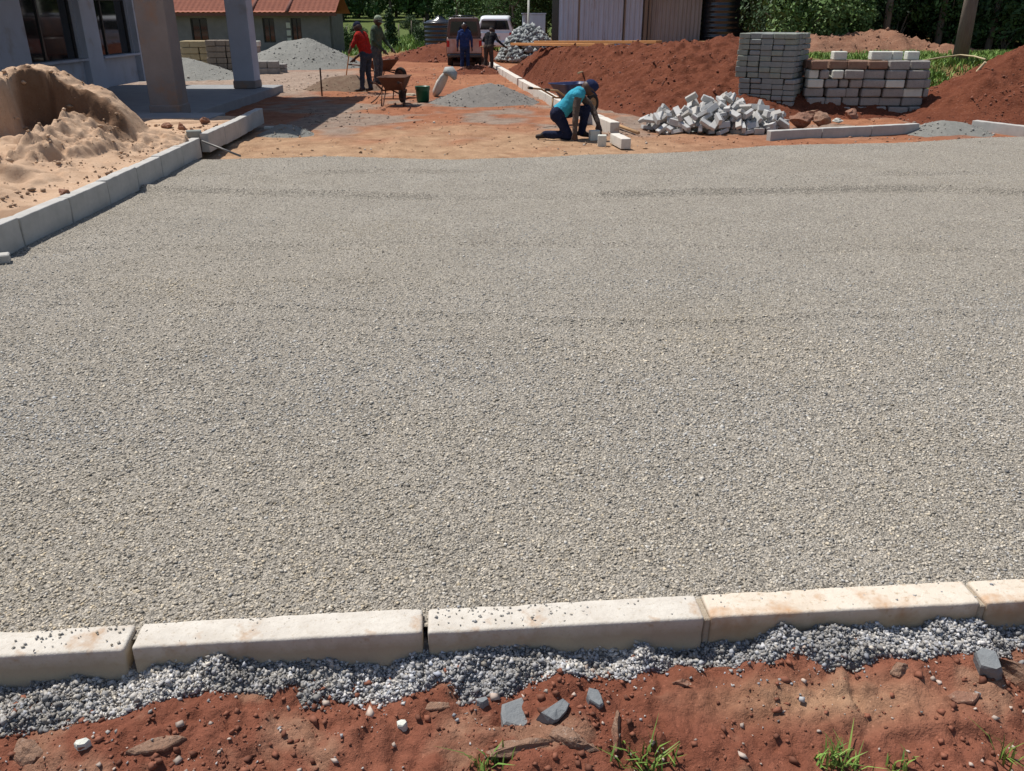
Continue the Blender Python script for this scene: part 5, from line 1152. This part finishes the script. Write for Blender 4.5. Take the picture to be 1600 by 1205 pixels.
# kneeling worker
p = G(895, 214)
human((p.x, p.y + .1, -.05), R(-6), dict(pelvis=(-.20, 0, .42), neck=(.11, 0, .72), head=(.235, -.01, .775), look=(.75, -.1, -.65), elbowR=(.05, -.24, .40), wristR=(.045, -.27, .13), handR=(.07, -.27, .0), elbowL=(.30, .17, .46), wristL=(.40, .06, .24), handL=(.44, .04, .12),
      kneeR=(-.06, -.13, .075), ankleR=(-.43, -.12, .085), toeR=(-.55, -.12, .05), kneeL=(.20, .10, .44), ankleL=(.14, .12, .09), toeL=(.31, .14, .045)),
      (cloth('turquoise_shirt', (.055, .38, .50), (.04, .26, .36)), navy, cloth('dusty_sleeve', (.13, .10, .085)), boot), 'person kneeling in turquoise shirt setting paver blocks by hand', ('cap', cloth('navy_cap', (.03, .04, .10))))

# ------------------------------------------------------------------ trees, shrubs, grass
def clump_set(r, cz, rx, rz_, k, cr_):
    out = []
    while len(out) < k:
        q = r.uniform(-1, 1, 3)
        if .15 < np.linalg.norm(q) < 1: out.append((q[0] * rx, q[1] * rx, cz + q[2] * rz_))
    return np.array(out), r.uniform(.6, 1.3, k) * cr_
def tree_proto(kind, seed):
    r = np.random.default_rng(seed); e = empty('tree')
    h, cz, rx, rzz, k, crr, n, ls, m = dict(tall=(7.5, 4.3, 2.3, 3.4, 34, .75, 8500, .088, M_leafd), mid=(5.5, 3.0, 2.0, 2.4, 26, .65, 7000, .085, M_leafm), far=(9, 4.8, 3.6, 4.2, 30, 1.3, 2600, .34, M_leafm))[kind]
    mb = MB(); top = Vector((r.uniform(-.3, .3), r.uniform(-.3, .3), h * .8)); mb.tube([(0, 0, -.15), (.03, 0, h * .25), (top.x * .6, top.y * .6, h * .5), tuple(top)], [h * .026, h * .02, h * .014, h * .005], 9)
    cs_, rs_ = clump_set(r, cz, rx, rzz, k, crr)
    for c in cs_[:9]:
        b0 = Vector((top.x * .4, top.y * .4, h * r.uniform(.25, .6))); c = Vector(c); mb.tube([b0, b0.lerp(c, .5) + Vector((0, 0, .2)), c], [h * .009, h * .006, h * .002], 6)
    mb.build('trunk', M_bark, e); leaf_mesh('crown', cs_, rs_, n, ls, m, e, seed); return e
def shrub_proto(seed, m, rx=1.1, hz=1.0, n=3800, ls=.065, k=16):
    r = np.random.default_rng(seed); e = empty('shrub'); cs_, rs_ = clump_set(r, hz, rx, hz * .85, k, .42)
    mb = MB()
    for c in cs_[:6]: mb.tube([(0, 0, -.1), (c[0] * .4, c[1] * .4, c[2] * .6), tuple(c)], [.035, .022, .008], 6)
    mb.build('stem', M_bark, e); leaf_mesh('foliage', cs_, rs_, n, ls, m, e, seed); return e
def place(proto, used, x, y, s, rz, lab, cat, grp, z=None):
    o = proto if not used[0] else copy_tree(proto); used[0] = True
    o.location = (x, y, gz(x, y) if z is None else z); o.rotation_euler = (0, 0, rz); o.scale = (s, s, s * random.uniform(.9, 1.15)); tag(o, lab, cat, grp); return o
T1 = [(tree_proto('tall', 501 + i), [False]) for i in range(3)]; T2 = [(tree_proto('mid', 511 + i), [False]) for i in range(2)]; TF = [(tree_proto('far', 521 + i), [False]) for i in range(2)]
SD = [(shrub_proto(531 + i, M_leafd), [False]) for i in range(3)]; SM = [(shrub_proto(541 + i, M_leafm), [False]) for i in range(2)]; SL = [(shrub_proto(551, M_leafl, n=4200), [False])]
rt_ = random.Random(8); i = 0
for row, (y0, st) in enumerate(((31.5, 2.4), (34.2, 2.6), (37.5, 2.8), (41.5, 3.2), (46, 3.6))):
    x = 10.6 + .5 * row if row < 2 else 9.0 + .7 * row
    while x < 30 + row * 3:
        pr, us = T1[i % 3] if i % 4 else T2[i % 2]
        place(pr, us, x + rt_.uniform(-.6, .6), y0 + rt_.uniform(-.6, .6), rt_.uniform(.85, 1.2), rt_.uniform(0, 6.28), 'dense dark green tree in the wood behind the brown soil heap', 'tree', 'trees of the dark wood'); x += st; i += 1
for row, (y0, st) in enumerate(((29.8, 1.3), (32.2, 1.5), (35.5, 1.9), (39.5, 2.2), (44, 2.6))):
    x = 9.0 + .8 * row
    while x < 26 + row * 3:
        pr, us = SD[i % 3]; place(pr, us, x + rt_.uniform(-.4, .4), y0 + rt_.uniform(-.4, .4), rt_.uniform(.8, 1.5), rt_.uniform(0, 6.28), 'dark leafy undergrowth shrub in the shade of the wood', 'shrub', 'undergrowth shrubs of the wood'); x += st; i += 1
for px, py, Y, s in ((1258, 60, 28.6, 1.15), (1300, 60, 29.0, 1.0), (1285, 20, 30.5, 1.5)): 
    q = V(px, py, Y); place(*SL[0], q.x, Y, s, rt_.uniform(0, 6), 'brighter green leafy shrub behind the paver pallets', 'shrub', 'bright shrubs behind the pallets')
for px, py, Y, s in ((1570, 60, 29, 1.0), (1480, 60, 30, 1.1), (1530, 60, 30, .9)): 
    q = V(px, py, Y); place(*SM[i % 2], q.x, Y, s, rt_.uniform(0, 6), 'mid green shrub at the wood edge near the thin trunks', 'shrub', 'mid green shrubs at the wood edge'); i += 1
def trunk(px, Y, dia, h, lab, z=None, lean=0.0):
    q = V(px, 60, Y); zz = gz(q.x, Y) if z is None else z; mb = MB(); mb.tube([(q.x - lean, Y, zz - .15), (q.x - lean * .5, Y, zz + h * .3), (q.x, Y + .05, zz + h * .7), (q.x + lean, Y + .1, zz + h)], [dia * .6, dia * .5, dia * .45, dia * .3], 10)
    e = empty('tree', (0, 0, 0), 0, lab, 'tree'); mb.build('trunk', M_bark, e); r = np.random.default_rng(int(px)); cs_, rs_ = clump_set(r, zz + h + .6, 1.5, 1.1, 14, .6); leaf_mesh('crown', cs_ + np.array([[q.x, Y, 0]]), rs_, 1500, .13, M_leafd, e, int(px)); return e
trunk(1505, 21.6, .30, 5.2, 'thick pale-barked tree trunk standing on the grassy bank by the rope', lean=-.02)
trunk(1382, 29.2, .20, 6.0, 'thin straight tree trunk rising behind the crest of the brown heap')
trunk(1466, 29.4, .19, 6.0, 'thin grey tree trunk behind the right end of the brown heap')
trunk(1556, 28.8, .17, 6.0, 'slender leaning tree trunk at the wood edge', lean=.2)
trunk(1342, 29.8, .12, 5.0, 'very thin dark tree trunk in front of the deep shade', lean=.1)
# left and centre background
for px, Y, s, pr, us, lab in ((541, 60, .8, *SM[0], 'leafy green shrub at the corner of the tiled house'), (560, 74, .6, *SD[0], 'dark green shrub in the field behind the two workers'), (668, 50, .6, *SD[1], 'dark little shrub beside the small water tank'), (644, 74, .7, *SD[2], 'dark reddish shrub by the field fence')):
    q = V(px, 60, Y); place(pr, us, q.x, Y, s, rt_.uniform(0, 6), lab, 'shrub', None)
q = V(612, 75, 50.5); r = np.random.default_rng(77); kk = 26; zz = np.linspace(.15, 2.0, kk); e = empty('cypress_bush', (q.x, 50.5, gz(q.x, 50.5)), 0, 'dark narrow conical cypress at the edge of the green field', 'tree')
cs_ = np.column_stack([r.normal(0, .10, kk), r.normal(0, .10, kk), zz]); leaf_mesh('crown', cs_, .40 * (1 - zz / 2.6), 2600, .07, M_leafd, e, 78); mb = MB(); mb.tube([(0, 0, -.1), (0, 0, 1.8)], [.06, .015], 7); mb.build('trunk', M_bark, e)
for row, (y0, st, x0, x1) in enumerate(((114, 5.0, -60, 12), (124, 5.5, -70, 20), (136, 6.5, -80, 30), (150, 7, -95, 40))):
    x = x0
    while x < x1:
        pr, us = TF[i % 2]; place(pr, us, x + rt_.uniform(-1, 1), y0 + rt_.uniform(-2, 2), rt_.uniform(.75, 1.15), rt_.uniform(0, 6), 'distant dense tree in the row beyond the green field', 'tree', 'trees beyond the field'); x += st; i += 1
for row, (y0, st, x0, x1) in enumerate(((47, 2.0, .3, 12), (51, 2.2, 0.8, 16), (56, 2.5, -1.5, 18), (63, 3, -3.5, 24))):
    x = x0
    while x < x1:
        pr, us = T2[i % 2] if i % 3 else T1[i % 3]; place(pr, us, x + rt_.uniform(-.4, .4), y0 + rt_.uniform(-.5, .5), rt_.uniform(.85, 1.2), rt_.uniform(0, 6), 'green tree in the belt behind the white car and shed', 'tree', 'trees behind the shed'); x += st; i += 1
# field fence posts
for k in range(12):
    x = -13.0 + k * 1.0; mb = MB(); mb.tube([(0, 0, -.2), (.02, 0, 1.2)], .045, 6); o = mb.build('fence_post', M_oldwood); o.location = (x, 72 + .2 * k, gz(x, 72 + .2 * k)); tag(o, 'thin weathered post of the field fence', 'fence post', 'posts of the field fence')
# grass as blades
def scatter_grass(name, n, xr, yr, hh, wd, lab, dens=None):
    x = rng.uniform(*xr, n); y = rng.uniform(*yr, n)
    if dens is not None: k = dens(x, y) > rng.uniform(0, 1, n); x, y = x[k], y[k]
    tag(blades(name, np.column_stack([x, y, ground_z(x, y) - .01]), hh * rng.uniform(.5, 1.3, len(x)), M_grass, wd=wd), lab, 'grass', kind='stuff')
scatter_grass('field_grass', 26000, (-16, 2), (45, 76), .32, .06, 'tall green grass and crops covering the field behind the site', lambda x, y: ss(44, 49, y) * ss(.5, -2, x) * (.3 + .7 * vn(x * .6, y * .6, 601)))
scatter_grass('bank_grass', 36000, (6.6, 14), (17.9, 25), .15, .028, 'patchy green grass on the bank behind the stone blocks', lambda x, y: ss(18, 19.2, y) * ss(6.6, 7.6, x) * ss(.28, .52, vn(x * 1.1, y * 1.1, 603)))
